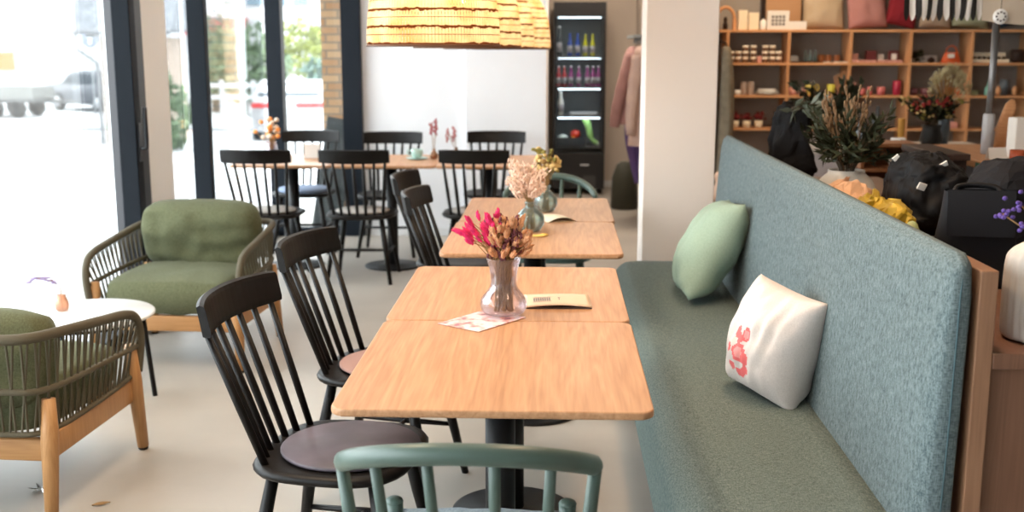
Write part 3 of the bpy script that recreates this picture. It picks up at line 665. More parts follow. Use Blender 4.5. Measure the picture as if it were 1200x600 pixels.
def make_pendant(label, loc, tilt=(0, 0)):
    t = thing('pendant_lamp', label, 'lamp', loc)
    t.rotation_euler = (tilt[0], tilt[1], 0)
    prof = [(.250, 0), (.252, .03), (.249, .08), (.243, .14), (.232, .20), (.212, .26), (.178, .32), (.13, .37), (.07, .40), (.03, .41)]
    b = MB(); P = [(p.x, p.y) for p in catmull([(r, z, 0) for r, z in prof], 3)]; n = 96; vs = []; fs = []
    for r, z in P:
        for j in range(n):
            a = 2*math.pi*j/n; k = r*(1+.012*abs(math.sin(a*3.5+.6))); vs.append((k*math.cos(a), k*math.sin(a), z))
    for i in range(len(P)-1):
        for j in range(n): fs.append((i*n+j, i*n+(j+1) % n, (i+1)*n+(j+1) % n, (i+1)*n+j))
    b.add(vs, fs, True); b.build('lamp_shade', RATTAN, t, fix=False)
    MB().tube([(.252*math.cos(q*6.2832/64), .252*math.sin(q*6.2832/64), 0) for q in range(64)], .0045, 8, closed=True).build('rim', ROD, t)
    sk = MB().tube([(0, 0, .27), (0, 0, .42)], .018, 12).build('socket', METALB, t)
    MB().tube([(0, 0, .42), (0, 0, 2.9-loc[2]-.03)], .003, 6).build('cord', METALB, t)
    MB().lathe([(.05, 2.865-loc[2]), (.055, 2.88-loc[2]), (.055, 2.9-loc[2])], 20).build('ceiling_rose', METALB, t)
    MB().ell((0, 0, .225), (.034, .034, .042), 16, 10).build('bulb', BULB, t)
    return t
p0 = make_pendant('woven rattan dome pendant nearest the camera, left end of lamps', (-.469, 4.30, 1.522), (0, 0))
dup(p0, (-.418, 5.3, 1.516), 0, 'woven rattan dome pendant, second from the left behind the front lamp')
dup(p0, (-.376, 6.3, 1.511), 0, 'woven rattan dome pendant, third back in the lamp row')
dup(p0, (-.291, 7.3, 1.508), 0, 'woven rattan dome pendant farthest back, rightmost in view')

# ------------------------------------------------------------------ things on the near tables
VZ = .7505
vprof = [(.042, 0), (.058, .006), (.068, .025), (.066, .045), (.052, .064), (.041, .08), (.038, .10), (.041, .13), (.047, .155), (.050, .166)]
vprof = [(p.x, p.y) for p in catmull([(r, z, 0) for r, z in vprof], 3)]
o = MB().shell(vprof, .003, n=40).build('vase', CLEAR, None, (-.147, 3.125, .7545)); tag(o, 'clear lilac tinted glass vase with bulging base on near table', 'vase')
bq = thing('dried_bouquet', 'dried bouquet of pink and tan bunny tail grasses in clear vase', 'flowers', (-.147, 3.125, .765))
rn = random.Random(3); pk = MB(); tn = MB(); lv = MB(); stm = MB()
def head(mb, tip, d, L, r):
    tip = Vector(tip); M = aim(d); mb.ell(tip, (r*.75, r*.75, L), 8, 6, M)
    for k in range(34):
        a = rn.uniform(0, 6.283); z = rn.uniform(-.9, .9); q = r*.72*math.sqrt(max(0, 1-z*z)); o = Vector((q*math.cos(a), q*math.sin(a), z*L)); e = o*1.25+Vector((0, 0, L*.28))
        mb.tube([tip+M @ o, tip+M @ e], [.0022, .0004], 4, cap=False)
for i in range(136):
    kind = 0 if i < 32 else (1 if i < 96 else 2)
    if kind == 0: tgt = Vector((rn.uniform(-.105, -.005), rn.uniform(-.04, .05), rn.uniform(.20, .275)))
    elif kind == 1: tgt = Vector((rn.uniform(-.035, .078), rn.uniform(-.055, .05), rn.uniform(.17, .262)))
    else: tgt = Vector((rn.uniform(-.055, .06), rn.uniform(-.055, .05), rn.uniform(.165, .285)))
    base = Vector((rn.uniform(-.028, .028), rn.uniform(-.028, .028), .002)); neck = Vector((rn.uniform(-.026, .026), rn.uniform(-.026, .026), .12))
    pts = catmull([base, neck, neck.lerp(tgt, .6)+Vector((0, 0, .012)), tgt], 4); stm.tube(pts, .0014, 5)
    d = tgt-neck
    if kind == 0: head(pk, tgt, d, rn.uniform(.014, .022), rn.uniform(.0065, .0095))
    elif kind == 1: head(tn, tgt, d, rn.uniform(.012, .018), rn.uniform(.007, .0098))
    else:
        for k in range(9): q = neck.lerp(tgt, .72+.03*k)+Vector((rn.uniform(-.005, .005), rn.uniform(-.005, .005), 0)); lv.ell(q, (.0042, .0042, .006), 6, 4)
head(pk, (-.118, -.01, .228), (-1, 0, .4), .024, .010); stm.tube([(-.01, 0, .12), (-.08, -.005, .20), (-.115, -.01, .226)], .0014, 5)
stm.build('stem', STEM, bq); pk.build('pink_bloom', mat('magenta_tail', srgb(208, 40, 100), .9, noisy=.3, nscale=60), bq); tn.build('tan_seed_head', mat('tan_tail', srgb(206, 154, 114), .9, noisy=.35, nscale=50), bq); lv.build('plum_sprig', mat('plum_sprig', srgb(112, 62, 70), .9), bq)
def flyer_mat():
    m, n, l, b = nt('printed_card'); tc = n.new('ShaderNodeTexCoord'); t = n.new('ShaderNodeTexNoise'); t.inputs['Scale'].default_value = 26; t.inputs['Detail'].default_value = 3
    l.new(tc.outputs['Object'], t.inputs['Vector']); r = n.new('ShaderNodeValToRGB'); e = r.color_ramp.elements; e[0].position = .36; e[0].color = (*srgb(150, 90, 110), 1); e[1].position = .62; e[1].color = (*srgb(240, 222, 206), 1)
    x = r.color_ramp.elements.new(.45); x.color = (*srgb(232, 176, 168), 1); x = r.color_ramp.elements.new(.54); x.color = (*srgb(220, 206, 216), 1)
    l.new(t.outputs['Fac'], r.inputs['Fac']); l.new(r.outputs['Color'], b.inputs['Base Color']); b.inputs['Roughness'].default_value = .35; return m
o = MB().box((-.075, -.105, 0), (.075, .105, .0012)).build('flyer', flyer_mat(), None, (-.205, 3.055, .7515), (0, 0, R(-36))); tag(o, 'glossy pink patterned flyer lying under the clear vase', 'flyer')
mn = thing('menu_booklet', 'cream menu booklet with dark cover lying right of the clear vase', 'menu', (.008, 3.295, .7505), R(2))
MB().box((-.10, -.085, 0), (.10, .085, .004)).build('back_cover', mat('dark_cover', srgb(70, 54, 48), .7), mn)
def curl(u, v): x = -.10+.2*u; y = -.085+.17*v; return (x, y, .006+.008*math.sin(u*3.0)*(.4+.6*(1-v)))
b = MB(); b.grid(curl, 14, 6); b.grid(lambda u, v: (lambda p: (p[0], p[1], p[2]-.003))(curl(u, v)), 14, 6); 
for v in (0, 1):
    b.grid(lambda u, q: (lambda p: (p[0], p[1], p[2]-.003*q))(curl(u, v)), 14, 1)
for u in (0, 1):
    b.grid(lambda v, q: (lambda p: (p[0], p[1], p[2]-.003*q))(curl(u, v)), 6, 1)
pg = b.build('cover', mat('kraft_cream', srgb(210, 184, 158), .8), mn)
b = MB()
for (u0, u1, v0, v1) in [(.14+.033*k, .14+.033*k+.024, .36, .62) for k in range(8)]+[(.13, .41, .30, .33), (.13, .41, .65, .68), (.52, .535, .40, .64), (.505, .55, .58, .62)]:
    b.grid(lambda u, v: (lambda p: (p[0], p[1], p[2]+.0006))(curl(u0+(u1-u0)*u, v0+(v1-v0)*v)), 3, 2)
b.build('print', mat('grey_ink', srgb(120, 116, 118), .8), pg)

def bowl_vase(label, loc, R0=.062, h=.125):
    pr = [(.03, 0), (R0*.75, .008), (R0, .04), (R0*.93, .07), (R0*.5, .097), (R0*.36, .105), (R0*.42, h)]
    pr = [(p.x, p.y) for p in catmull([(r, z, 0) for r, z in pr], 4)]
    o = MB().shell(pr, .003, n=32).build('vase', SEA, None, loc); tag(o, label, 'vase'); return o
bowl_vase('round sea green glass vase in front holding pale pampas', (-.105, 4.64, .7505), .06)
bowl_vase('round sea green glass vase behind the pampas, holding yellow flowers', (-.045, 5.21, .7505), .055)
pm = thing('dried_pampas', 'pale peach dried pampas sprays in front round vase', 'flowers', (-.105, 4.64, .757))
b = MB(); stm = MB()
for i in range(46):
    tgt = Vector((rn.uniform(-.085, .06), rn.uniform(-.05, .05), rn.uniform(.17, .285))); nk = Vector((rn.uniform(-.012, .012), rn.uniform(-.012, .012), .115))
    stm.tube([(rn.uniform(-.02, .02), rn.uniform(-.02, .02), .003), nk, tgt], .0013, 5)
    for k in range(34):
        q = nk.lerp(tgt, .45+.6*k/34)+Vector((rn.gauss(0, .009), rn.gauss(0, .009), rn.gauss(0, .006))); M = aim((tgt-nk)+Vector((rn.gauss(0, .06), rn.gauss(0, .06), 0)))
        b.ell(q, (.0034, .0034, .011), 5, 3, M)
b.build('plume', mat('peach_plume', srgb(244, 216, 196), .9, noisy=.08, nscale=40), pm); stm.build('stem', STEM, pm)
yf = thing('dried_flowers', 'yellow olive dried flower cluster in the rear round vase', 'flowers', (-.045, 5.21, .757))
b = MB(); stm = MB(); b2 = MB()
for i in range(34):
    tgt = Vector((rn.uniform(-.05, .055), rn.uniform(-.04, .04), rn.uniform(.19, .285))); nk = Vector((rn.uniform(-.012, .012), rn.uniform(-.012, .012), .115)); stm.tube([(rn.uniform(-.02, .02), rn.uniform(-.02, .02), .003), nk, tgt], .0013, 5)
    for k in range(4): (b if i % 3 else b2).ell(tgt+Vector((rn.gauss(0, .009), rn.gauss(0, .009), rn.gauss(0, .009))), (.010, .010, .008), 6, 4)
b.build('yellow_bloom', mat('straw_yellow', srgb(220, 190, 128), .9), yf); b2.build('olive_bloom', mat('olive_bloom', srgb(140, 130, 66), .9), yf); stm.build('stem', STEM, yf)
def booklet(label, loc, rz, col, w=.15, d=.2):
    o = MB().grid(lambda u, v: (-w/2+w*u, -d/2+d*v, .001+.02*math.sin(u*3.1)*(1-.5*v)), 10, 4).grid(lambda u, v: (-w/2+w*u, -d/2+d*v, 0), 10, 4).build('menu', col, None, loc, (0, 0, rz)); return tag(o, label, 'menu')
booklet('curled cream menu lying right of the front round vase', (.0, 4.98, .7505), R(20), CREAM, .14, .19)
o = MB().ell((0, 0, .004), (.03, .02, .004), 12, 6).ell((.02, .012, .006), (.018, .014, .005), 10, 5).build('fallen_petal', mat('petal_yellow', srgb(226, 190, 96), .8), None, (-.065, 4.50, .7505)); tag(o, 'yellow fallen petals on table below the front round vase', 'petal')

# things on the far tables
cp = thing('cup', 'pale mint coffee cup on its saucer at the far table', 'cup', (-.965, 7.70, .762))
MB().shell([(.022, 0), (.034, .01), (.042, .04), (.044, .06)], .003, n=24).build('bowl', mat('mint_glaze', srgb(176, 204, 196), .3), cp)
MB().tube(catmull([(-.04, 0, .05), (-.065, 0, .048), (-.066, 0, .025), (-.036, 0, .015)], 5), .0045, 8).build('handle', mat('mint_glaze', (0, 0, 0)), cp)
MB().lathe([(.001, .05), (.038, .05)], 20).build('coffee', mat('milk_foam', srgb(214, 196, 174), .6), cp)
o = MB().lathe([(.03, 0), (.05, .003), (.078, .011), (.079, .013), (.05, .006), (.001, .005)], 28).build('saucer', mat('mint_glaze', (0, 0, 0)), None, (-.965, 7.70, .7505)); tag(o, 'pale mint saucer under the coffee cup at far table', 'saucer')
def bud(label, loc, flabel, tall, sprd, col):
    o = MB().shell([(.018, 0), (.026, .008), (.03, .03), (.02, .05), (.011, .06), (.012, .075)], .002, n=18).build('bud_vase', glass('amber_glass', (.85, .70, .58), .9, .2, (.5, .32, .22)), None, loc); tag(o, label, 'vase')
    f = thing('dried_flowers', flabel, 'flowers', (loc[0], loc[1], loc[2]+.006)); b = MB(); st = MB()
    for k in range(5):
        tp = Vector((rn.uniform(-sprd, sprd), rn.uniform(-.02, .02), tall*rn.uniform(.8, 1))); st.tube([(0, 0, 0), (tp.x*.2, tp.y*.2, .07), tp], .0015, 5)
        for j in range(6): b.ell(tp+Vector((rn.gauss(0, .006), rn.gauss(0, .006), -j*.013)), (.007, .007, .011), 6, 4)
    b.build('bloom', col, f); st.build('stem', STEM, f)
bud('amber bud vase right of the mint cup on far table', (-.85, 7.72, .7505), 'tall rose dried stems in bud vase right of the mint cup', .27, .022, mat('rose_bloom', srgb(170, 96, 104), .9))
bud('amber bud vase at the seam between far tables, before white wall', (-.70, 7.80, .7505), 'spreading mauve dried stems in the bud vase before white wall', .22, .07, mat('mauve_bloom', srgb(176, 120, 120), .9))
o = MB().shell([(.03, 0), (.04, .006), (.048, .04), (.042, .09), (.034, .12)], .003, n=24).build('vase', CLEAR, None, (-2.0, 7.74, .7505)); tag(o, 'clear glass vase on the leftmost far table', 'vase')
of = thing('dried_bouquet', 'orange and cream dried flowers on the leftmost far table', 'flowers', (-2.0, 7.74, .757)); b = MB(); st = MB(); b2 = MB()
for k in range(24):
    tp = Vector((rn.gauss(0, .045), rn.gauss(0, .03), rn.uniform(.13, .27))); st.tube([(0, 0, 0), (tp.x*.3, tp.y*.3, .1), tp], .0016, 5); (b if k % 2 else b2).ell(tp, (.017, .017, .015), 7, 5)
b.build('orange_bloom', mat('orange_bloom', srgb(226, 146, 74), .9), of); b2.build('cream_bloom', mat('cream_bloom', srgb(226, 206, 184), .9), of); st.build('stem', STEM, of)
o = MB().box((-.06, -.012, 0), (.06, .012, .006)).box((-.055, -.002, .006), (.055, .002, .10), .0006).build('menu_stand', WHITE, None, (-1.72, 7.78, .7505), (0, 0, R(8))); tag(o, 'small white card stand on the leftmost far table', 'card')

# litter on the floor
b = MB()
for k in range(6): a = k*1.05; b.add([(0, 0, .004), (.035*math.cos(a), .035*math.sin(a), .001), (.045*math.cos(a+.3), .045*math.sin(a+.3), .012), (.02*math.cos(a+.6), .02*math.sin(a+.6), .006)], [(0, 1, 2, 3)], False)
o = b.build('foil_scrap', mat('silver_foil', (.5, .5, .52), .25, .9), None, (-1.78, 3.58, .001)); tag(o, 'crumpled silver foil scrap on floor under the cropped armchair', 'litter')
o = MB().grid(lambda u, v: (-.03+.06*u, (v-.5)*.03*math.sin(u*3.14), .002+.006*abs(v-.5)), 6, 4).build('dry_leaf', mat('leaf_brown', srgb(150, 120, 80), .8), None, (-1.52, 3.46, .001), (0, 0, .5)); tag(o, 'small dry leaf on the floor before the cropped armchair', 'leaf')

# ------------------------------------------------------------------ fridge in the passage
fg = thing('drinks_fridge', 'tall black glass front drinks fridge standing at the passage end', 'fridge', (.24, 11.62, 0))
FB = mat('fridge_black', (.012, .012, .013), .35)
MB().box((-.27, .02, .06), (-.245, .56, 1.98)).box((.245, .02, .06), (.27, .56, 1.98)).box((-.245, .53, .06), (.245, .56, 1.98)).box((-.245, .02, 1.83), (.245, .53, 1.98)).box((-.245, .02, .06), (.245, .53, .44)).build('cabinet', FB, fg)
MB().box((-.243, .52, .45), (.243, .528, 1.825)).build('back_liner', mat('fridge_liner', (.17, .19, .20), .5), fg)
MB().box((-.27, 0, 1.84), (.27, .02, 1.98), .004).build('header_panel', FB, fg)
MB().box((-.27, 0, .06), (.27, .02, .43), .004).build('base_panel', FB, fg)
MB().box((.02, -.004, .305), (.11, 0, .32), .001).build('badge', mat('badge_white', (.7, .7, .7), .4), fg)
MB().box((.05, -.003, .07), (.18, 0, .2), .002).build('grille', mat('grille_grey', (.05, .05, .052), .5), fg)
for x in (-.23, .23):
    for y in (.06, .5): MB().lathe([(.02, 0), (.02, .06)], 10, (x, y, 0)).build('foot', METALB, fg)
FS = [.50, .82, 1.12, 1.435]
for z in FS: MB().box((-.244, .05, z-.012), (.244, .50, z), .002).build('shelf', mat('fridge_shelf', (.10, .10, .11), .3, .5), fg)
LED = mat('cool_led', (1, 1, 1), .3, emit=((.82, .92, 1.0), 6))
for z in (.785, 1.085, 1.40, 1.815): MB().box((-.22, .06, z+.007), (.22, .14, z+.012)).build('light_strip', LED, fg)
dr = MB().box((-.246, .004, .44), (.246, .012, 1.83)).build('door', glass('fridge_glass', (.93, .96, .97), .5), fg)
MB().box((-.27, 0, .43), (-.246, .02, 1.84), .003).box((.246, 0, .43), (.27, .02, 1.84), .003).build('door_frame', FB, dr)
MB().box((.235, -.02, .8), (.25, -.002, 1.2), .004).build('handle', FB, dr)
def bottle(label, x, z, col, cap, h=.2, r=.026, group=None, y=11.74):
    t = thing('bottle', label, 'bottle', (.24+x, y, z+.001), 0, group)
    MB().lathe([(r*.9, 0), (r, .006), (r, h*.55), (r*.45, h*.74), (r*.38, h*.93), (r*.42, h*.95)], 14).build('body', col, t)
    MB().lathe([(r*.46, h*.95), (r*.46, h)], 12).build('cap', cap, t)
    MB().lathe([(r*1.02, h*.14), (r*1.02, h*.46)], 14).build('paper_label', mat(col.name+'_label', tuple(min(1, c*1.6+.06) for c in col.diffuse_color[:3]) if 0 else (.35, .33, .36), .6), t)
def bm_(n_, c): m_ = mat(n_, c, .15); return m_
BL, YL, PK, PU, GR = bm_('blue_soda', srgb(50, 80, 170)), bm_('yellow_soda', srgb(190, 190, 50)), bm_('red_soda', srgb(190, 70, 76)), bm_('purple_soda', srgb(150, 70, 130)), bm_('dark_bottle', (.06, .07, .08))
WC = mat('white_cap', (.8, .8, .8), .4)
bottle('tall clear dark bottle at left of fridge top shelf', -.21, FS[3], GR, WC, .30, .028)
for i, x in enumerate((-.10, -.02)): bottle('blue labelled bottle on fridge top shelf, %s of the pair' % ('left', 'right')[i], x, FS[3], BL, BL, .23)
for i, x in enumerate((.06, .135)): bottle('yellow green bottle on fridge top shelf, %s of the pair' % ('left', 'right')[i], x, FS[3], YL, YL, .22)
for i, x in enumerate((-.215, -.155)): bottle('red drink bottle on second fridge shelf, %s' % ('far left', 'next to the purple ones')[i], x, FS[2], PK, WC, .21)
for i, x in enumerate((-.085, -.005, .085, .145, .20)): bottle('purple pink drink bottle on second fridge shelf', x, FS[2], PU, WC, .21, .026, 'purple bottles on the second fridge shelf')
bottle('white milk bottle on the third fridge shelf', -.19, FS[1], mat('milk_white', (.7, .7, .66), .3), WC, .25, .032)
o = MB().slab(.30, .2, 0, .03, .03, .004).build('foil_tray', mat('tray_white', (.65, .66, .68), .4), None, (.29, 11.82, FS[1]+.001)); tag(o, 'flat white wrapped tray beside milk bottle in the fridge', 'tray')
cr = thing('produce_crate', 'dark produce crate on the lowest fridge shelf', 'crate', (.20, 11.82, FS[0]+.001))
MB().box((-.20, -.12, 0), (.12, .12, .008)).box((-.20, -.12, 0), (-.19, .12, .09)).box((.11, -.12, 0), (.12, .12, .09)).box((-.19, -.12, 0), (.11, -.11, .09)).box((-.19, .11, 0), (.11, .12, .09)).build('box', mat('crate_dark', (.05, .06, .075), .5), cr)
def veg(name, label, x, y, z, r, col): o = MB().lathe([(r*.2, .0), (r*.8, r*.25), (r, r*.8), (r*.85, r*1.4), (r*.3, r*1.7), (.001, r*1.55)], 14).build(name, col, None, (x, y, z)); tag(o, label, 'vegetable')
ZB = FS[0]+.01
veg('cauliflower', 'white cauliflower at the left of the fridge crate', .075, 11.80, ZB, .062, mat('cauliflower_white', srgb(206, 214, 206), .8, bump=1, bscale=60))
veg('tomato', 'big red tomato on top of the fridge crate', .21, 11.83, ZB+.06, .055, mat('tomato_red', srgb(210, 60, 40), .3))
veg('bell_pepper', 'orange yellow pepper in the middle of the fridge crate', .185, 11.765, ZB, .05, mat('pepper_orange', srgb(226, 140, 40), .3))
veg('avocado', 'dark green vegetable right of the orange pepper in fridge', .272, 11.77, ZB, .042, mat('avocado_green', srgb(60, 70, 40), .5))
lk = thing('leek', 'long pale green leek leaning across the lowest fridge shelf', 'vegetable', (.325, 11.76, FS[0]+.001))
MB().tube(catmull([(-.02, .02, .29), (.02, .01, .2), (.05, -.01, .08), (.115, -.02, .022)], 5), [.034]*5+[.03]*5+[.022]*5+[.018], 12, flat=.5).build('leaf_blade', mat('leek_green', srgb(150, 196, 110), .5), lk)
MB().tube([(.105, -.02, .026), (.135, -.02, .018)], [.018, .016], 10).build('white_end', mat('leek_white', srgb(220, 226, 200), .5), lk)

# ------------------------------------------------------------------ coats in the passage and shop
def garment(name, label, loc, rings, m, n=26, fold=.12, nf=5, sleeves=(), cat='coat', seed=0):
    t = thing(name, label, cat, loc); b = MB(); cp_ = catmull([Vector((r[1], r[2], 0)) for r in rings], 4); zs_ = catmull([Vector((r[0], r[3] if len(r) > 3 else 0, 0)) for r in rings], 4); vs = []; fs = []; K = len(cp_)
    for i in range(K):
        for j in range(n):
            a = 2*math.pi*j/n; f = 1+fold*(i/K)*math.sin(nf*a+seed+i*.05)+.05*noise.noise(Vector((math.cos(a)*2+seed, math.sin(a)*2, i*.3)))
            vs.append((zs_[i].y+cp_[i].x*f*math.cos(a), cp_[i].y*f*math.sin(a), zs_[i].x))
    for i in range(K-1):
        for j in range(n): fs.append((i*n+j, i*n+(j+1) % n, (i+1)*n+(j+1) % n, (i+1)*n+j))
    fs.append(tuple(range(n))); b.add(vs, fs, True); b.build('body', m, t)
    for s_ in sleeves: q = catmull(s_[0], 5); MB().tube(q, [s_[1]*(1-.35*i/len(q))*(1+.06*math.sin(i*2.1)) for i in range(len(q))], 12, flat=.7).build('sleeve', m, t)
    return t
rk = thing('coat_rack', 'grey wall shelf rack above the hanging coats in the passage', 'rack', (.82, 10.0, 1.60))
MB().box((-.17, -.45, 0), (.035, .45, .025), .004).build('board', mat('rack_grey', srgb(140, 150, 154), .5), rk)
MB().tube([(-.10, -.45, -.03), (-.10, .45, -.03)], .012, 10).build('rail', mat('rack_steel', (.4, .4, .4), .3, .8), rk)
for yy in (-.4, .4): MB().box((-.11, yy-.006, -.045), (.035, yy+.006, 0), .002).build('bracket', mat('rack_grey', (0, 0, 0)), rk)
garment('coat', 'dusty pink jacket, leftmost of the clothes on the passage rack', (.68, 9.92, 0), [(1.53, .035, .05), (1.48, .07, .16), (1.3, .085, .2, -.03), (1.05, .08, .2, -.07), (.86, .085, .2, -.10)], mat('dusty_pink_cloth', srgb(168, 128, 124), .9, noisy=.2, nscale=6), sleeves=[([(-.02, -.18, 1.46), (-.09, -.2, 1.25), (-.15, -.19, 1.0), (-.17, -.17, .84)], .062)])
garment('coat', 'rosy beige long coat hanging closest to the pillar edge', (.715, 9.52, 0), [(1.53, .035, .05), (1.48, .06, .13), (1.3, .07, .15), (1.0, .08, .15), (.70, .10, .16)], mat('rosy_beige_cloth', srgb(186, 158, 146), .9, noisy=.12, nscale=6), seed=2, sleeves=[([(-.03, -.12, 1.45), (-.07, -.16, 1.2), (-.09, -.17, .95), (-.09, -.17, .80)], .055)])
garment('scarf', 'purple scarf hanging low beneath the pink jacket', (.72, 10.15, 0), [(1.52, .02, .03), (1.3, .03, .05), (.95, .05, .07, -.03), (.72, .07, .08, -.02), (.45, .05, .07, .02), (.30, .05, .06, .06)], mat('purple_wool', srgb(96, 76, 130), .95), cat='scarf', seed=4)
o = MB().lathe([(.12, 0), (.13, .02), (.12, .3), (.08, .42), (.04, .45)], 20).build('floor_bag', mat('dark_green_bag', srgb(56, 56, 44), .7, bump=.6, bscale=20), None, (.66, 10.6, 0)); tag(o, 'dark olive bag on passage floor below the coats', 'bag')
hk = garment('coat', 'grey olive cardigan hanging at the left end of shop shelves', (1.385, 9.27, 0), [(1.53, .02, .03), (1.49, .04, .10), (1.3, .055, .12, .01), (.95, .065, .13, .015), (.6, .06, .13, -.0), (.3, .05, .12, -.01)], mat('grey_olive_knit', srgb(104, 94, 78), .95, noisy=.15, nscale=20), seed=1)
MB().tube(catmull([(-.084, 0, 1.56), (-.04, 0, 1.565), (0, 0, 1.55), (.0, 0, 1.515)], 5), .006, 8).build('hook', METALB, hk)

# ------------------------------------------------------------------ shop shelving
SB = [1.665, 1.393, 1.123, .848, .55]; SX0 = 1.432
sh = thing('shelving_unit', 'long pine shelving along the shop wall full of small goods', 'shelf', (0, 9.5, 0))
for k, z in enumerate(SB): MB().box((1.40 if k else 1.36, 0, z-.020), (4.5, .285, z), .002).build('shelf_board', PINE, sh)
for x in (1.432, 1.94, 2.452, 2.945, 3.448, 3.95, 4.45):
    for a, b_ in zip(SB[1:], SB[:-1]): MB().box((x-.012, .0, a), (x+.012, .28, b_-.020), .002).build('upright', wood('pine_upright', srgb(180, 128, 86), srgb(202, 150, 106), 'Z', .8, .5), sh)
    MB().box((x-.012, .0, 0), (x+.012, .28, SB[-1]-.020), .002).build('upright', wood('pine_upright', (0, 0, 0), (0, 0, 0)), sh)
def X(cm): return SX0+cm/100
def put(name, label, cat, b, m, cm, row, y=9.60, rz=0, group=None):
    o = b.build(name, m, None, (X(cm), y, SB[row]+.001), (0, 0, rz)); return tag(o, label, cat, group)
def B(w, d, h, bev=.003): return MB().box((-w/2, -d/2, 0), (w/2, d/2, h), bev)
def cupm(r, h): return MB().shell([(r*.7, 0), (r*.92, .006), (r, h*.5), (r, h)], .004, n=20)
PAPER = mat('white_box_card', (.72, .70, .66), .6); MAROON = mat('maroon_card', srgb(96, 34, 36), .6); PINKC = mat('pink_ceramic', srgb(196, 110, 108), .4); PALEP = mat('pale_pink', srgb(206, 150, 138), .6)
# top board
ar = thing('wooden_arch', 'wooden arch ornament at the left end of the top shelf', 'ornament', (X(-1), 9.62, SB[0]+.001))
MB().tube([(.075*math.cos(math.pi*q/16), 0, .085+.10*math.sin(math.pi*q/16)) for q in range(17)], .014, 8, flat=1.6).box((-.09, -.03, 0), (-.062, .03, .09), .003).box((.062, -.03, 0), (.09, .03, .09), .003).build('arch', PINE, ar)
MB().lathe([(.02, 0), (.022, .05), (.012, .06), (.018, .08), (.012, .105), (.001, .11)], 14).build('figure', DARKW, ar)
put('gift_box', 'tall cream box, first beside the wooden arch', 'box', B(.075, .06, .16), CREAM, 13, 0)
put('gift_box', 'wide cream box, second right of the wooden arch', 'box', B(.085, .06, .14), CREAM, 22, 0)
bt = thing('bottle', 'white bottle with dark cap on the top shelf', 'bottle', (X(30), 9.58, SB[0]+.001)); MB().lathe([(.024, 0), (.026, .004), (.026, .07), (.012, .082), (.011, .09)], 16).build('body', WHITE, bt); MB().lathe([(.014, .09), (.014, .112)], 14).build('cap', METALB, bt)
pb = thing('picture_box', 'white box with grid of dark little pictures on top shelf', 'box', (X(42), 9.58, SB[0]+.001)); B(.18, .05, .155).build('carton', PAPER, pb)
b = MB()
for i in range(4):
    for j in range(3): b.box((-.055+i*.03, -.027, .035+j*.03), (-.055+i*.03+.02, -.0255, .035+j*.03+.02))
b.build('printed_picture', mat('grey_print', srgb(90, 84, 82), .7), pb)
put('gift_box', 'low wide white box right of the picture box', 'box', B(.15, .06, .068), PAPER, 58, 0, 9.575)
pf = thing('framed_print', 'brown wooden picture frame leaning on wall above the shelf', 'frame', (X(50), 9.745, SB[0]+.001)); pf.rotation_euler = (R(-4), 0, 0)
MB().box((-.19, 0, 0), (-.15, .02, .34)).box((.15, 0, 0), (.19, .02, .34)).box((-.15, 0, 0), (.15, .02, .04)).box((-.15, 0, .30), (.15, .02, .34)).build('moulding', DARKW, pf); MB().box((-.15, .01, .04), (.15, .015, .30)).build('picture', mat('tan_print', srgb(180, 140, 104), .7), pf)
def shelf_cushion(label, cm, w, h, m, lean=14, tilt=0, y=9.70):
    b = MB(); b.pillow(w, h, .13, Matrix.Translation((0, 0, h/2)) @ Matrix.Rotation(R(tilt), 4, 'Y') @ Matrix.Rotation(R(90-lean), 4, 'X'), 18, .04, .006, cm, .006, .6)
    zmin = min(p[2] for p in b.v); b.v = [(p[0], p[1], p[2]-zmin) for p in b.v]
    put('shelf_cushion', label, 'cushion', b, m, cm, 0, y)
shelf_cushion('beige cushion standing on top shelf beside the picture frame', 82, .35, .36, mat('cushion_beige', srgb(176, 158, 134), .95), 10)
shelf_cushion('dusty pink cushion on top shelf right of the beige one', 118, .33, .38, mat('cushion_pink', srgb(166, 118, 114), .95), 12, -4)
shelf_cushion('dark red cushion on top shelf beside striped awning', 149, .26, .36, mat('cushion_red', srgb(122, 22, 36), .95), 14, 12, 9.71)
shelf_cushion('grey cushion on top shelf half behind the striped awning', 176, .27, .24, mat('cushion_grey', srgb(150, 134, 116), .95), 14, 4)
shelf_cushion('sage cushion on top shelf under the end of the striped awning', 205, .32, .17, mat('cushion_sage', srgb(140, 146, 122), .95), 14, 5)
shelf_cushion('petrol blue cushion at the right end of top shelf', 240, .34, .24, mat('cushion_blue', srgb(48, 66, 84), .95), 14, -14)
# second row: lidded jars in stacks
JB = mat('jar_tan', srgb(112, 82, 60), .4); JL = mat('jar_lid', srgb(244, 234, 216), .4)
j0 = None
for cm, nst in ((4, 2), (10, 2), (16, 3), (22.5, 3), (32.5, 3), (38.5, 3), (44, 2)):
    for k in range(nst):
        loc = (X(cm), 9.57, SB[1]+.001+k*.0475); lb = 'small tan jar with cream lid in the stacks on the second shelf'; gp = 'lidded jars on the second shelf'
        if j0 is None:
            j0 = thing('jar', lb, 'jar', loc, 0, gp); MB().lathe([(.022, 0), (.025, .003), (.025, .025), (.023, .028)], 16).build('body', JB, j0); MB().lathe([(.0265, .028), (.0265, .045), (.024, .047)], 16).build('lid', JL, j0)
        else: dup(j0, loc, 0, lb, gp)
put('gift_box', 'small pale pink box between the two groups of jars', 'box', B(.035, .04, .055), PALEP, 27.5, 1, 9.57)
put('perfume_bottle', 'slim rose bottle right of the jar stacks', 'bottle', MB().lathe([(.014, 0), (.016, .004), (.014, .06), (.006, .085), (.006, .10)], 14), PALEP, 47.2, 1, 9.66)
tr_ = put('tray', 'dark oval tray under the small glass jars on second shelf', 'tray', MB().slab(.26, .13, 0, .012, .06), DARKW, 66, 1, 9.58)
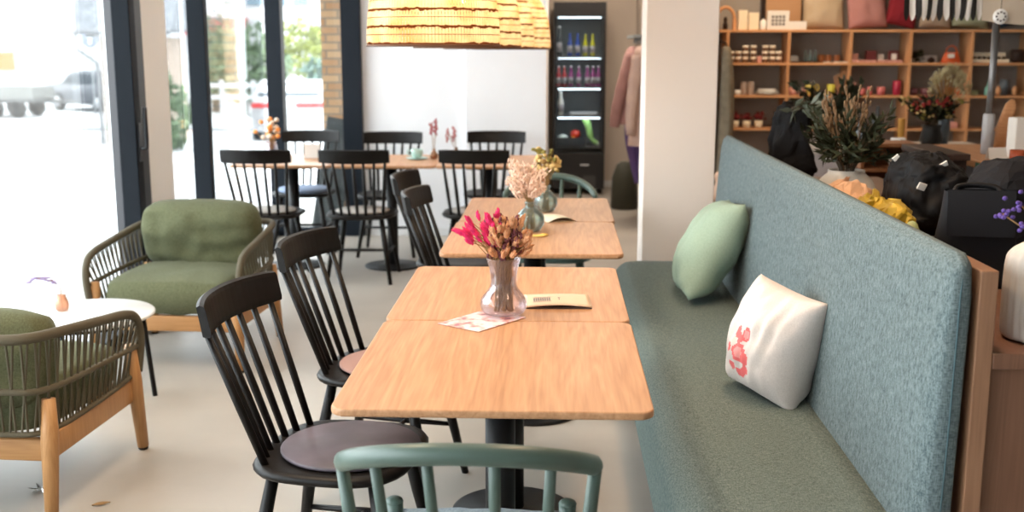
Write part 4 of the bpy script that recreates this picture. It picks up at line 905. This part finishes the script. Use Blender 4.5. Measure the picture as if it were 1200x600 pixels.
put('folded_cloth', 'folded white cloth left of the dark tray', 'cloth', B(.11, .09, .055, .015), PAPER, 57.2, 1, 9.705)
for cm, q in ((66.5, 'left'), (70.5, 'middle'), (74.5, 'right')): o = put('glass_jar', 'small clear glass jar standing on dark tray, %s one' % q, 'jar', MB().shell([(.013, 0), (.016, .004), (.016, .05), (.008, .07), (.008, .09)], .002, n=14), SEA, cm, 1, 9.58); o.location.z += .012
AMB = mat('amber_jar', srgb(130, 78, 40), .3)
for cm, q in ((81, 'left'), (87, 'middle'), (94, 'right')): put('candle_jar', 'amber candle jar on the second shelf, %s of three' % q, 'candle', MB().lathe([(.026, 0), (.028, .004), (.028, .06), (.024, .064)], 16), AMB, cm, 1, 9.65)
for i, (cm, rz) in enumerate(((84, .3), (92, -.2), (97.5, .1))): put('price_card', 'loose white paper card %s the amber candle jars' % ('left before', 'in front of', 'right before')[i], 'card', MB().box((-.03, -.022, 0), (.03, .022, .008), .002), PAPER, cm, 1, 9.55, rz)
put('gift_box', 'salmon box at the left of third shelf bay, second row', 'box', B(.065, .05, .075), PALEP, 107, 1)
put('gift_box', 'maroon square box in third bay of second shelf row', 'box', B(.085, .05, .10), MAROON, 122, 1, 9.63)
mf = thing('photo_frame', 'maroon photo frame with pale picture on second shelf', 'frame', (X(141), 9.63, SB[1]+.001)); B(.085, .03, .10).build('frame', MAROON, mf); MB().box((-.022, -.0175, .025), (.022, -.016, .075)).build('photo', PAPER, mf)
put('gift_box', 'pale grey card box between the two maroon pieces', 'box', B(.05, .04, .07), PAPER, 131, 1, 9.66)
for k in range(8): put('soap_bar', 'pink soap bar in the row at the third bay front edge', 'soap', B(.048, .035, .022, .006), PALEP, 106+k*5.3, 1, 9.53, 0, 'pink soap bars on the second shelf')
b = MB()
for k in range(90): M = Euler((rn.uniform(0, 6), rn.uniform(0, 6), 0)).to_matrix(); p = M @ Vector((0, 0, .05)); b.ell(Vector((0, 0, .055))+p*rn.uniform(.5, 1), (.006, .006, .014), 5, 4, M)
put('moss_ball', 'dark green bristly ball ornament in fourth bay', 'ornament', b, DARKGREEN, 160, 1, 9.58)
put('gift_box', 'low white box behind the dark bristly ball', 'box', B(.24, .06, .06), PAPER, 167, 1, 9.70)
put('pine_cone', 'brown cone ornament right of the dark bristly ball', 'ornament', MB().lathe([(.01, 0), (.035, .012), (.03, .03), (.012, .045), (.001, .05)], 12), DARKW, 171, 1, 9.58)
ob = thing('handbag', 'orange little handbag with white flap in fourth bay', 'bag', (X(188), 9.6, SB[1]+.001)); MB().grid(lambda u, v: ((.085-.03*u)*math.cos(6.2832*v), (.035-.01*u)*math.sin(6.2832*v), .085*u), 5, 20, wrap=True).add([(.085*math.cos(6.2832*j/20), .035*math.sin(6.2832*j/20), 0) for j in range(20)], [tuple(range(20))]).add([(.055*math.cos(6.2832*j/20), .025*math.sin(6.2832*j/20), .085) for j in range(20)], [tuple(range(20))]).build('body', mat('orange_leather', srgb(196, 84, 34), .6), ob)
MB().tube([(.045*math.cos(math.pi*q/10), 0, .08+.06*math.sin(math.pi*q/10)) for q in range(11)], .006, 8).build('handle', mat('orange_leather', (0, 0, 0)), ob); MB().box((-.04, -.042, .04), (.015, -.03, .075), .004).build('flap', PAPER, ob)
bx_ = thing('open_box', 'cream open box of brown trinkets in the fifth bay', 'box', (X(219), 9.59, SB[1]+.001)); B(.30, .09, .012).box((-.15, .035, .012), (.15, .045, .085)).box((-.15, -.045, .012), (.15, -.035, .03)).build('carton', CREAM, bx_)
for k in range(7): MB().ell((-.12+k*.04, 0, .032), (.018, .02, .018), 8, 6).build('trinket', DARKW, bx_)
put('wicker_basket', 'dark round basket at the right end of second shelf', 'basket', MB().shell([(.045, 0), (.06, .02), (.065, .07), (.055, .11)], .006, n=20), DARKW, 243.5, 1)
# third row
put('wooden_board', 'small wooden board upright at left end of third shelf', 'board', MB().slab(.07, .014, 0, .13, .006), PINE, 6, 2, 9.70)
put('egg_cup', 'white little cup at left end of third shelf', 'cup', cupm(.022, .035), WHITE, 5, 2, 9.55); put('egg_cup', 'second white little cup beside striped tins', 'cup', cupm(.025, .04), WHITE, 10.5, 2, 9.55)
def stripe_mat():
    m, n, l, b = nt('striped_tin'); tc = n.new('ShaderNodeTexCoord'); w_ = n.new('ShaderNodeTexWave'); w_.bands_direction = 'X'; w_.inputs['Scale'].default_value = 22; l.new(tc.outputs['Object'], w_.inputs['Vector'])
    r = n.new('ShaderNodeValToRGB'); r.color_ramp.elements[0].color = (*srgb(110, 96, 100), 1); r.color_ramp.elements[1].color = (*srgb(214, 196, 180), 1); l.new(w_.outputs['Fac'], r.inputs['Fac']); l.new(r.outputs['Color'], b.inputs['Base Color']); return m
ST = stripe_mat()
for cm, q in ((16, 'left'), (22, 'right')): put('tin', 'striped tin next to the plates, %s one' % q, 'tin', MB().lathe([(.026, 0), (.027, .003), (.027, .105), (.025, .11)], 20), ST, cm, 2, 9.6)
for k in range(4): o = put('plate', 'grey white plate in the stack on the third shelf', 'plate', MB().lathe([(.05, 0), (.07, .003), (.112-.012*k, .013), (.112-.012*k, .016), (.07, .007), (.001, .006)], 32), WHITE, 36, 2, 9.62, 0, 'stacked plates on the third shelf'); o.location.z += .012*k
put('cup', 'blush white cup, left in second bay of third shelf', 'cup', cupm(.035, .065), PALEP, 56.5, 2, 9.56); put('cup', 'blush white cup, right beside the yellow jug', 'cup', cupm(.034, .062), PALEP, 64, 2, 9.56)
jg = thing('jug', 'yellow round jug on third shelf behind the grasses', 'jug', (X(72), 9.6, SB[2]+.001)); YC = mat('yellow_glaze', srgb(206, 190, 96), .35); MB().shell([(.03, 0), (.045, .02), (.05, .05), (.038, .085), (.042, .10)], .004, n=22).build('body', YC, jg); MB().tube(catmull([(.04, 0, .085), (.07, 0, .08), (.07, 0, .045), (.046, 0, .035)], 5), .006, 8).build('handle', YC, jg)
put('cup', 'yellow green tall cup at right of second bay', 'cup', cupm(.033, .09), mat('lime_glaze', srgb(190, 186, 70), .35), 89, 2, 9.58)
wu = thing('utensil_bundle', 'wooden kitchen utensils leaning beside the pink tumblers', 'utensils', (X(95.5), 9.56, SB[2]+.001))
for k in range(4): MB().tube([(-.012+.01*k, 0, 0), (-.035+.022*k, .02, .13+.012*k), (-.038+.025*k, .022, .16+.012*k)], [.005, .006, .010], 8).build('spoon', PINE, wu)
MB().shell([(.018, 0), (.02, .004), (.02, .03)], .003, n=14).build('holder', PALEP, wu)
for nm, lb, cm, r, h, m_ in (('tumbler', 'pale pink tall tumbler in the third bay', 107, .028, .11, PALEP), ('cup', 'pink low cup right of the pale tumbler', 114.5, .034, .055, PINKC), ('cup', 'pink cup with candle colour in centre of third bay', 121.5, .022, .07, PINKC), ('cup', 'rose cup standing on a rose saucer', 131, .034, .06, PINKC), ('vase', 'tall magenta vase at right of the third bay', 144, .034, .12, mat('magenta_glaze', srgb(160, 34, 64), .35)), ('bowl', 'plum bowl, left in fourth bay', 157, .045, .06, mat('plum_glaze', srgb(104, 62, 70), .35)), ('bowl', 'plum bowl, right in fourth bay', 168.5, .048, .06, mat('plum_glaze', (0, 0, 0))), ('mug', 'orange mug, left of the orange pair', 187, .034, .065, mat('orange_glaze', srgb(206, 84, 26), .35)), ('mug', 'orange mug, right of the orange pair', 195.5, .036, .068, mat('orange_glaze', (0, 0, 0))), ('vase', 'blue grey vase behind wooden hearts in fifth bay', 233, .035, .13, mat('slate_glaze', srgb(74, 84, 92), .4))):
    o = put(nm, lb, nm, cupm(r, h), m_, cm, 2, 9.58)
    if 'rose cup' in lb: o.location.z += .008
put('saucer', 'rose saucer beneath the rose cup on third shelf', 'saucer', MB().lathe([(.03, 0), (.05, .006), (.05, .008), (.001, .006)], 24), PINKC, 131, 2, 9.58)
for k in range(3): o = put('dish', 'pale green dish of the stack in fifth bay', 'dish', MB().lathe([(.03, 0), (.05, .014), (.05, .017), (.001, .008)], 24), mat('celadon', srgb(176, 188, 150), .35), 207.5, 2, 9.58, 0, 'pale green dishes'); o.location.z += .012*k
put('bottle', 'aqua little bottle beside the cart pole', 'bottle', MB().lathe([(.028, 0), (.03, .004), (.03, .06), (.012, .085), (.01, .11), (.013, .115)], 16), mat('aqua_glass', srgb(128, 190, 176), .2), 220, 2, 9.58)
for cm, q in ((226.5, 'left of'), (240, 'right of')): put('wooden_heart', 'pale wooden oval ornament %s the blue grey vase' % q, 'ornament', MB().ell((0, 0, .04), (.022, .009, .04), 12, 8), PINE, cm, 2, 9.53)
# fourth row
for cm, q in ((9, 'left'), (19, 'middle'), (29, 'right')): put('plant_pot', 'small cream flower pot on fourth shelf, %s of three' % q, 'pot', cupm(.035, .06), CREAM, cm, 3, 9.56)
for i, (cm, q) in enumerate(((9, 'left'), (19, 'middle'), (29, 'right'))):
    b = MB()
    for k in range(46): b.ell((rn.gauss(0, .02), rn.gauss(0, .018), .07+abs(rn.gauss(0, .026))), (.011, .011, .009), 6, 4)
    put('red_heather', 'dark red dried flowers growing in the %s small pot' % q, 'flowers', b, mat('dark_red_bloom', srgb(110, 26, 28), .9), cm, 3, 9.56)
put('folded_cloth', 'folded pale pink cloth on the fourth shelf at right', 'cloth', B(.13, .1, .05, .015), PALEP, 190, 3)
put('tray', 'white tray at the front of lowest visible shelf, left', 'tray', MB().slab(.14, .09, 0, .02, .01), WHITE, 9, 4, 9.56)

# ------------------------------------------------------------------ shop floor furniture
dc = thing('display_counter', 'pale grey display counter in middle of the shop', 'counter', (2.1, 7.2, 0))
MB().box((-.6, -.3, .06), (.62, .3, .87)).build('body', mat('counter_grey', srgb(176, 170, 172), .6), dc); MB().box((-.62, -.32, .87), (.64, .32, .9), .003).build('countertop', mat('counter_top', srgb(190, 184, 178), .5), dc); MB().box((-.56, -.26, 0), (.58, .26, .06)).build('plinth', METALB, dc)
ds = thing('display_shelf', 'open brown wooden display shelf behind the patterned plant vase', 'shelf', (1.88, 6.45, 0))
DS = wood('display_wood', srgb(126, 80, 48), srgb(150, 100, 64), 'X', 1, .5)
for z in (.5, .70, .845, .985): MB().box((-.16, -.13, z-.02), (.16, .13, z), .002).build('shelf_board', DS, ds)
for x in (-.15, .15): MB().box((x-.01, -.13, 0), (x+.01, .13, .965), .002).build('side_panel', DS, ds)
MB().box((-.14, .11, .1), (.14, .125, .965)).build('back_panel', DS, ds)
o = MB().shell([(.03, 0), (.052, .012), (.058, .03), (.05, .05)], .004, n=24).build('bowl', WHITE, None, (1.955, 6.4, .846)); tag(o, 'white bowl inside the brown wooden display shelf', 'bowl')
dk = thing('dark_cabinet', 'narrow dark brown wooden cabinet behind the black bags', 'cabinet', (1.77, 5.25, 0))
MB().box((-.06, -.24, .05), (.06, .27, 1.02)).build('body', DARKW, dk); MB().box((-.07, -.26, 1.02), (.07, .29, 1.05), .004).build('top', wood('dark_top', srgb(42, 28, 22), srgb(56, 38, 30), 'Y', 1, .5, .25), dk); MB().box((-.05, -.22, 0), (.05, .25, .05)).build('plinth', METALB, dk)
# market cart with awning
mc = thing('market_cart', 'wooden market cart with pole and striped scalloped awning', 'cart', (2.40, 5.4, 0))
MB().slab(.92, 1.35, .965, 1.005, .18, .004, 8).build('countertop', wood('cart_top', srgb(160, 112, 74), srgb(186, 138, 96), 'Y', 1, .5), mc)
MB().box((-.36, -.55, .1), (.4, .55, .965)).build('body', DARKW, mc)
for sy in (-.45, .45): MB().lathe([(.001, -.02), (.14, -.02), (.15, 0), (.14, .02), (.001, .02)], 24, M=Matrix.Translation((-.39, sy, .15)) @ Matrix.Rotation(R(90), 4, 'Y')).build('wheel', METALB, mc)
PO = mat('grey_pole', srgb(120, 118, 118), .35, .6)
for x, y in ((-.30, .10), (.36, .10)): MB().tube([(x, y, 1.005), (x, y, 1.76)], .0165, 14).build('pole', PO, mc)
MB().lathe([(.028, 1.006), (.028, 1.19), (.024, 1.2)], 16, (-.30, .10, 0)).build('pole_sleeve', mat('sleeve_grey', srgb(170, 172, 176), .5), mc)
cn = MB(); 
cn.grid(lambda u, v: (-.845+1.42*u, -.25+.9*v, 1.80+.22*math.sin(v*math.pi)*.9+.02), 12, 10); cn.grid(lambda u, v: (-.845+1.42*u, -.25+.9*v, 1.80+.22*math.sin(v*math.pi)*.9+.014), 12, 10)
cn.build('canopy', mat('canvas_beige', srgb(190, 176, 158), .9), mc)
vl = MB(); NS = 14; W = .345/NS
for k in range(NS):
    def f(u, v, k=k):
        x = -.845+W*(k+u); drop = .16+.028*math.sin(math.pi*u); return (x, -.25+.012*math.sin(v*3+k)*v+.006*math.sin(x*60), 1.82-drop*v)
    vl.grid(f, 6, 5, mi=k % 2); vl.grid(lambda u, v: (lambda p: (p[0], p[1]+.003, p[2]))(f(u, v)), 6, 5, mi=k % 2)
vl.build('striped_valance', [mat('black_canvas', (.015, .015, .015), .9), mat('white_canvas', (.62, .60, .57), .9)], mc)
vb = MB(); vb.grid(lambda u, v: (-.50+1.08*u, -.25+.004*math.sin(u*40), 1.82-.185*v-.02*abs(math.sin(u*9.4))*v), 40, 4); vb.grid(lambda u, v: (-.50+1.08*u, -.247+.004*math.sin(u*40), 1.82-.185*v-.02*abs(math.sin(u*9.4))*v), 40, 4)
vb.build('plain_valance', mat('canvas_beige', (0, 0, 0)), mc)
ck = thing('round_tag', 'round white patterned disc hanging below the beige canopy', 'ornament', (1.97, 5.12, 1.585))
MB().lathe([(.001, -.004), (.032, -.004), (.034, 0), (.032, .004), (.001, .004)], 26, M=Matrix.Translation((0, 0, .065)) @ Matrix.Rotation(R(90), 4, 'X')).build('disc', WHITE, ck); MB().tube([(0, 0, .095), (0, .0, .2)], .0015, 5).build('string', METALB, ck)
b = MB()
for k in range(8): a = k*.785; b.box((.019*math.cos(a)-.004, -.0065, .065+.019*math.sin(a)-.004), (.019*math.cos(a)+.004, -.0045, .065+.019*math.sin(a)+.004))
b.build('printed_mark', mat('grey_print', (0, 0, 0)), ck)
def on_cart(name, label, cat, b, m, x, y, rz=0): o = b.build(name, m, None, (x, y, 1.0055), (0, 0, rz)); return tag(o, label, cat)
on_cart('cutting_board', 'tall narrow wooden board upright on the market cart', 'board', MB().tube([(0, 0, 0), (.01, 0, .12), (.04, .0, .23), (.05, 0, .26)], [.03, .034, .03, .012], 12, flat=.3), PINE, 2.18, 5.55)
on_cart('paper_roll', 'tall white paper sleeve standing on the market cart', 'package', MB().box((-.05, -.04, 0), (.05, .04, .19), .006), PAPER, 2.17, 5.28, .1)
on_cart('price_card', 'folded white card standing on cart beside the pole', 'card', MB().add([(-.045, -.02, 0), (.045, -.02, 0), (.045, 0, .055), (-.045, 0, .055), (-.045, .02, 0), (.045, .02, 0)], [(0, 1, 2, 3), (3, 2, 5, 4)], False), PAPER, 2.04, 5.22, .2)
on_cart('glass_tumbler', 'orange glass tumbler at the front of the market cart', 'glass', cupm(.032, .06), glass('orange_glass', (.8, .3, .15), .9, .4, (.6, .15, .06)), 2.06, 5.04)
for i, (x, y, w, h, m_, lb) in enumerate(((1.925, 5.06, .19, .16, mat('teal_cloth', srgb(70, 128, 120), .8), 'teal cloth tag hanging from the cart edge'), (1.925, 4.84, .20, .18, mat('blush_cloth', srgb(176, 150, 156), .8), 'blush pink cloth tag hanging right of the teal one'))):
    b = MB(); b.grid(lambda u, v: (-w/2+w*u, .004*math.sin(u*6)*v, -h*v-.01*math.sin(u*9)*v), 10, 8); b.grid(lambda u, v: (-w/2+w*u, .003+.004*math.sin(u*6)*v, -h*v-.01*math.sin(u*9)*v), 10, 8)
    o = b.build('cloth_tag', m_, None, (x, y, .998), (0, 0, R(90))); tag(o, lb, 'cloth')

# ------------------------------------------------------------------ plants and goods on the divider ledge
def leafstem(mb, base, tip, nleaf, L, Wd, sag=.0, start=.35):
    base = Vector(base); tip = Vector(tip)
    for k in range(nleaf):
        t = start+(1-start)*k/max(1, nleaf-1); p = base.lerp(tip, t); p.z -= sag*t*t
        d = ((tip-base).normalized()+Vector((rn.gauss(0, .8), rn.gauss(0, .8), rn.gauss(0, .5)))).normalized(); sd = d.cross(Vector((rn.gauss(0, 1), rn.gauss(0, 1), rn.gauss(0, 1)))).normalized(); nrm = d.cross(sd)
        l_ = L*rn.uniform(.7, 1.2)
        mb.add([p, p+d*l_*.4+sd*Wd, p+d*l_+nrm*.01, p+d*l_*.4-sd*Wd, p+d*l_*.45+nrm*.006], [(0, 1, 4), (1, 2, 4), (2, 3, 4), (3, 0, 4)], True)
bv = [(.05, 0), (.085, .012), (.112, .06), (.112, .10), (.095, .14), (.07, .165), (.068, .178)]
bv = [(p.x, p.y) for p in catmull([(r, z, 0) for r, z in bv], 4)]
o = MB().shell(bv, .005, n=96, rib=32, ribd=.012).build('vase', mat('warm_white_ceramic', srgb(206, 198, 186), .5), None, (1.11, 4.27, .8775)); tag(o, 'round white ribbed vase with olive branches behind the bench', 'vase')
pl = thing('plant_arrangement', 'olive branches with dried grasses in the round white vase', 'plant', (1.11, 4.27, .895)); lf = MB(); st = MB(); gr = MB()
for k in range(34):
    a = rn.uniform(0, 6.28); rr = rn.uniform(.05, .20); tp = Vector((rr*math.cos(a), rr*math.sin(a), rn.uniform(.22, .40)))
    nk = Vector((.03*math.cos(a), .03*math.sin(a), .17)); pts = catmull([(0, 0, .01), nk, nk.lerp(tp, .6)+Vector((0, 0, .03)), tp], 4); st.tube(pts, .002, 5); leafstem(lf, nk, tp, 14, .058, .0085)
for k in range(22):
    a = rn.uniform(0, 6.28); tp = Vector((.09*math.cos(a)-.01, .09*math.sin(a), rn.uniform(.36, .49))); nk = Vector((.02*math.cos(a), .02*math.sin(a), .17)); gr.tube([(0, 0, .01), nk, tp], [.0015, .002, .0015], 5)
    for j in range(7): gr.ell(nk.lerp(tp, .72+.045*j)+Vector((rn.gauss(0, .005), rn.gauss(0, .005), 0)), (.0045, .0045, .012), 5, 4, aim(tp-nk))
lf.build('olive_leaf', DARKGREEN, pl, fix=False); st.build('stem', mat('brown_stem', srgb(70, 56, 40), .8), pl); gr.build('dry_grass', mat('dry_grass', srgb(122, 98, 72), .9), pl)
def crumple(fn, nu, nv, amp, sc, seed, smooth=False):
    def g_(u, v):
        p = Vector(fn(u, v)); q = p*sc+Vector((seed, seed*2, 0)); d = Vector((noise.noise(q), noise.noise(q+Vector((9, 0, 0))), noise.noise(q+Vector((0, 9, 0)))))
        q2 = q*2.7; q3 = q*6; d += .22*Vector((noise.noise(q3), noise.noise(q3+Vector((9, 0, 0))), noise.noise(q3+Vector((0, 9, 0))))); d += .5*Vector((noise.noise(q2), noise.noise(q2+Vector((9, 0, 0))), noise.noise(q2+Vector((0, 9, 0))))); return p+d*amp
    return MB().grid(g_, nu, nv, smooth=smooth, wrap=True)
def sup(w, d, h, e=.6, topk=1.0):
    def f(u, v):
        ph = math.pi*u; th = 2*math.pi*v; c = lambda x: math.copysign(abs(x)**e, x); zz = -c(math.cos(ph)); k = 1+(topk-1)*(zz+1)/2
        return (w/2*k*c(math.sin(ph))*c(math.cos(th)), d/2*k*c(math.sin(ph))*c(math.sin(th)), h/2*(1+zz))
    return f
def rest(b, name, m, loc, label, cat, rz=0, parts=()):
    z0 = min(p[2] for p in b.v); b.v = [(p[0], p[1], p[2]-z0) for p in b.v]
    o = b.build(name, m, None, loc, (0, 0, rz), fix=True); return tag(o, label, cat)
rest(crumple(sup(.17, .42, .15, .9), 18, 30, .045, 9, 1), 'kraft_paper', mat('kraft_paper', srgb(206, 164, 130), .8), (1.04, 3.97, .8775), 'crumpled brown kraft paper lying behind the bench top', 'paper')
rest(crumple(sup(.14, .40, .135, .9), 20, 36, .036, 13, 4), 'gold_foil', mat('gold_foil', srgb(176, 146, 40), .4, .3), (1.045, 3.53, .8775), 'crumpled shiny yellow gold wrap right of the kraft paper', 'paper')
o = MB().lathe([(.024, 0), (.026, .01), (.026, .10), (.012, .13), (.001, .135)], 16).build('candle', mat('pale_green_wax', srgb(160, 172, 120), .5), None, (1.05, 3.27, .8775)); tag(o, 'pale green candle between the yellow wrap and black bag', 'candle')
BAGP = mat('black_plastic', (.006, .006, .007), .55, spec=.14); BAGT = mat('charcoal_leather', (.013, .0135, .016), .7, spec=.12)
b1 = rest(crumple(sup(.27, .38, .275, .65, .75), 54, 96, .022, 14, 7, True), 'plastic_bag', BAGP, (1.255, 3.80, .8775), 'shiny crumpled black plastic bag behind the bench', 'bag')
for k, (dx, dy, dz, rr) in enumerate(((-.06, -.15, .19, .3), (.02, -.11, .255, -.5), (-.09, .03, .262, .8))):
    MB().box((-.014, -.003, -.012), (.014, .003, .012), .001, M=Matrix.Translation((dx, dy, dz)) @ Euler((.3, rr, .2)).to_matrix().to_4x4()).build('paper_tag', PAPER, b1)
tb = thing('tote_bag', 'upright charcoal leather tote with folded flap behind bench end', 'bag', (1.14, 3.02, .8775), R(-10))
b = MB(); b.grid(lambda u, v: (lambda s: (s[0]*(1-.14*u+.05*math.sin(u*5)), s[1]*(1-.3*u), .255*u))((lambda a: (.105*math.copysign(abs(math.cos(a))**.5, math.cos(a)), .06*math.copysign(abs(math.sin(a))**.5, math.sin(a))))(6.2832*v)), 12, 32, wrap=True)
b.add([((lambda a: (.105*math.copysign(abs(math.cos(a))**.5, math.cos(a)), .06*math.copysign(abs(math.sin(a))**.5, math.sin(a)), 0))(6.2832*j/32)) for j in range(32)], [tuple(range(32))])
b.build('body', BAGT, tb)
MB().grid(lambda u, v: (-.085+.17*u, -.075-.004*math.sin(v*3.14)+.03*(1-v)*.9, .262-.12*v), 8, 8).grid(lambda u, v: (-.085+.17*u, -.071-.004*math.sin(v*3.14)+.03*(1-v)*.9, .262-.12*v), 8, 8).build('flap', BAGT, tb)
MB().tube(catmull([(-.06, 0, .24), (-.05, .02, .262), (.0, .03, .268), (.05, .02, .262), (.06, 0, .24)], 6), .008, 8).build('strap', BAGP, tb)
MB().box((.0, -.068, .03), (.04, -.0625, .045), .001).build('logo_patch', mat('copper_patch', srgb(150, 100, 84), .4), tb)
rest(crumple(sup(.29, .34, .30, .6, .8), 16, 28, .022, 8, 11), 'backpack', mat('black_nylon', (.007, .007, .009), .7, spec=.15), (1.37, 3.34, .8775), 'black nylon rucksack beside the charcoal tote', 'bag')
rest(crumple(sup(.20, .36, .345, .5, .72), 30, 52, .034, 9, 15), 'shopping_bag', mat('black_cloth', (.008, .008, .009), .8, spec=.12), (1.13, 5.40, .8775), 'black shopping bag at the far end of the bench back', 'bag')
lf = MB(); st = MB(); sp_ = thing('leaf_spray', 'dark silvery leaf spray lying on top of far black bag', 'plant', (1.10, 5.22, 1.22))
for k in range(6): tp = Vector((rn.uniform(-.03, .18), rn.uniform(-.15, .05), rn.uniform(.0, .06))); st.tube([(0, .05, .02), tp], .002, 5); leafstem(lf, (0, .05, .02), tp, 6, .08, .012)
lf.build('leaf', mat('silver_leaf', srgb(84, 92, 78), .5), sp_, fix=False); st.build('stem', mat('brown_stem', (0, 0, 0)), sp_)
# ribbed white bottle vase with statice
vr = [(.055, 0), (.07, .006), (.076, .03), (.076, .16), (.066, .195), (.04, .215), (.032, .225), (.034, .24)]
vr = [(p.x, p.y) for p in catmull([(r, z, 0) for r, z in vr], 3)]
o = MB().shell(vr, .004, n=144, rib=24, ribd=.018).build('vase', mat('ivory_ceramic', srgb(196, 186, 176), .45), None, (1.068, 2.43, .8775)); tag(o, 'tall ivory fluted vase on console ledge at right edge', 'vase')
sf = thing('dried_bouquet', 'purple statice bouquet in the tall ivory fluted vase', 'flowers', (1.068, 2.43, .885)); b = MB(); st = MB(); b2 = MB()
for k in range(26):
    tp = Vector((rn.gauss(.03, .04), rn.gauss(0, .04), rn.uniform(.25, .36))); st.tube([(rn.gauss(0, .008), rn.gauss(0, .008), .01), (rn.gauss(0, .008), rn.gauss(0, .008), .22), tp], .0018, 5)
    for j in range(9): (b if k % 3 else b2).ell(tp+Vector((rn.gauss(0, .012), rn.gauss(0, .012), rn.gauss(0, .012))), (.006, .006, .005), 6, 4)
b.build('purple_bloom', mat('statice_purple', srgb(84, 62, 132), .9), sf); b2.build('rose_bloom', mat('statice_rose', srgb(126, 84, 90), .9), sf); st.build('stem', STEM, sf)
# flowers standing on the display counter
def counter_vase(x, y, z, label, flabel, h, r, pm_, blooms, spread, tall, cat='flowers', leafm=None):
    o = MB().shell([(r*.7, 0), (r, h*.3), (r*.8, h*.8), (r*.85, h)], .004, n=24).build('vase', pm_, None, (x, y, z)); tag(o, label, 'vase')
    f_ = thing('bouquet', flabel, cat, (x, y, z+.006)); st = MB(); bs = [MB() for _ in blooms]; lf = MB()
    for k in range(46):
        tp = Vector((rn.gauss(0, spread), rn.gauss(0, spread*.7), h+rn.uniform(.04, tall))); st.tube([(rn.gauss(0, r*.25), rn.gauss(0, r*.25), .01), (rn.gauss(0, r*.25), rn.gauss(0, r*.25), h), tp], .0022, 5)
        if leafm: leafstem(lf, (0, 0, h), tp, 8, .06, .012)
        q = bs[k % len(bs)]
        for j in range(4): q.ell(tp+Vector((rn.gauss(0, .012), rn.gauss(0, .012), rn.gauss(0, .01))), (.011, .011, .009), 6, 4)
    for q, (nm, m_) in zip(bs, blooms): q.build(nm, m_, f_)
    st.build('stem', mat('brown_stem', (0, 0, 0)), f_)
    if leafm: lf.build('leaf', leafm, f_, fix=False)
counter_vase(2.36, 7.1, .901, 'dark vase on the display counter under red flowers', 'red and green flower bunch on the display counter', .14, .07, mat('dark_pot', (0, 0, 0)), [('red_bloom', mat('poppy_red', srgb(150, 40, 36), .8)), ('olive_bloom', mat('olive_bloom', (0, 0, 0))), ('yellow_bloom', mat('straw_yellow', (0, 0, 0)))], .075, .17, leafm=DARKGREEN)
tg = thing('dried_grass', 'pale feathery grass tuft rising above the counter flowers', 'plant', (2.52, 7.35, .901)); st = MB(); b = MB()
MB().shell([(.03, 0), (.04, .1), (.03, .22)], .004, n=18).build('vase', mat('slate_glaze', (0, 0, 0)), tg)
for k in range(90):
    a = rn.uniform(0, 6.28); q = rn.uniform(0, 1)**.5; tp = Vector((.13*q*math.cos(a)+.02, .10*q*math.sin(a), .50-.16*q*q*rn.uniform(.5, 1.2))); st.tube([(0, 0, .05), (0, 0, .22), tp], .0012, 5)
    for j in range(7): b.ell(tp+Vector((rn.gauss(0, .010), rn.gauss(0, .010), rn.gauss(-.012, .012))), (.0035, .0035, .010), 5, 4, aim(tp-Vector((0, 0, .2))))
b.build('feathery_tip', mat('pale_grass', srgb(180, 168, 130), .9), tg); st.build('stem', STEM, tg)
for i, (x, hh, lb) in enumerate(((1.90, .22, 'dark bottle on the display counter, left of pair'), (1.99, .26, 'dark bottle on the display counter, right of pair'))):
    o = MB().lathe([(.035, 0), (.038, .006), (.038, hh*.6), (.014, hh*.8), (.013, hh)], 18).build('bottle', GR, None, (x, 7.0, .901)); tag(o, lb, 'bottle')
o = MB().lathe([(.022, 0), (.022, .18), (.018, .185)], 16).build('pillar_candle', mat('honey_wax', srgb(190, 140, 60), .6), None, (2.14, 7.0, .901)); tag(o, 'honey coloured pillar candle on the display counter', 'candle')
o = cupm(.045, .07).build('plant_pot', WHITE, None, (2.10, 6.91, .901)); tag(o, 'white little pot at the front of display counter', 'pot')
pg_ = thing('potted_plant', 'bushy dark green plant on the counter behind the olive branches', 'plant', (1.74, 7.2, .901)); lf = MB(); st = MB(); MB().shell([(.06, 0), (.08, .12), (.082, .13)], .005, n=24).build('pot', mat('dark_pot', (0, 0, 0)), pg_)
for k in range(26): a = rn.uniform(0, 6.28); tp = Vector((.22*math.cos(a)*rn.uniform(.4, 1), .2*math.sin(a), rn.uniform(.2, .40))); st.tube([(0, 0, .05), (0, 0, .13), tp], .003, 5); leafstem(lf, (0, 0, .13), tp, 11, .075, .018)
lf.build('leaf', DARKGREEN, pg_, fix=False); st.build('stem', mat('brown_stem', (0, 0, 0)), pg_)

ws = thing('plant_stand', 'small dark wooden stand between the pillar and the bench end', 'stand', (1.115, 7.5, 0))
MB().slab(.26, .26, .47, .495, .03).build('top', BROWNW, ws)
for sx in (-1, 1):
    for sy in (-1, 1): MB().tube([(sx*.09, sy*.09, .47), (sx*.11, sy*.11, 0)], [.014, .011], 8).build('leg', BROWNW, ws)
o = MB().lathe([(.035, 0), (.05, .02), (.045, .08), (.025, .12), (.03, .15), (.036, .17), (.02, .20), (.001, .205)], 20).build('figurine', mat('blush_figurine', srgb(186, 150, 124), .5), None, (1.105, 7.5, .4955)); tag(o, 'pale blush figurine on the small stand beside the pillar', 'ornament')
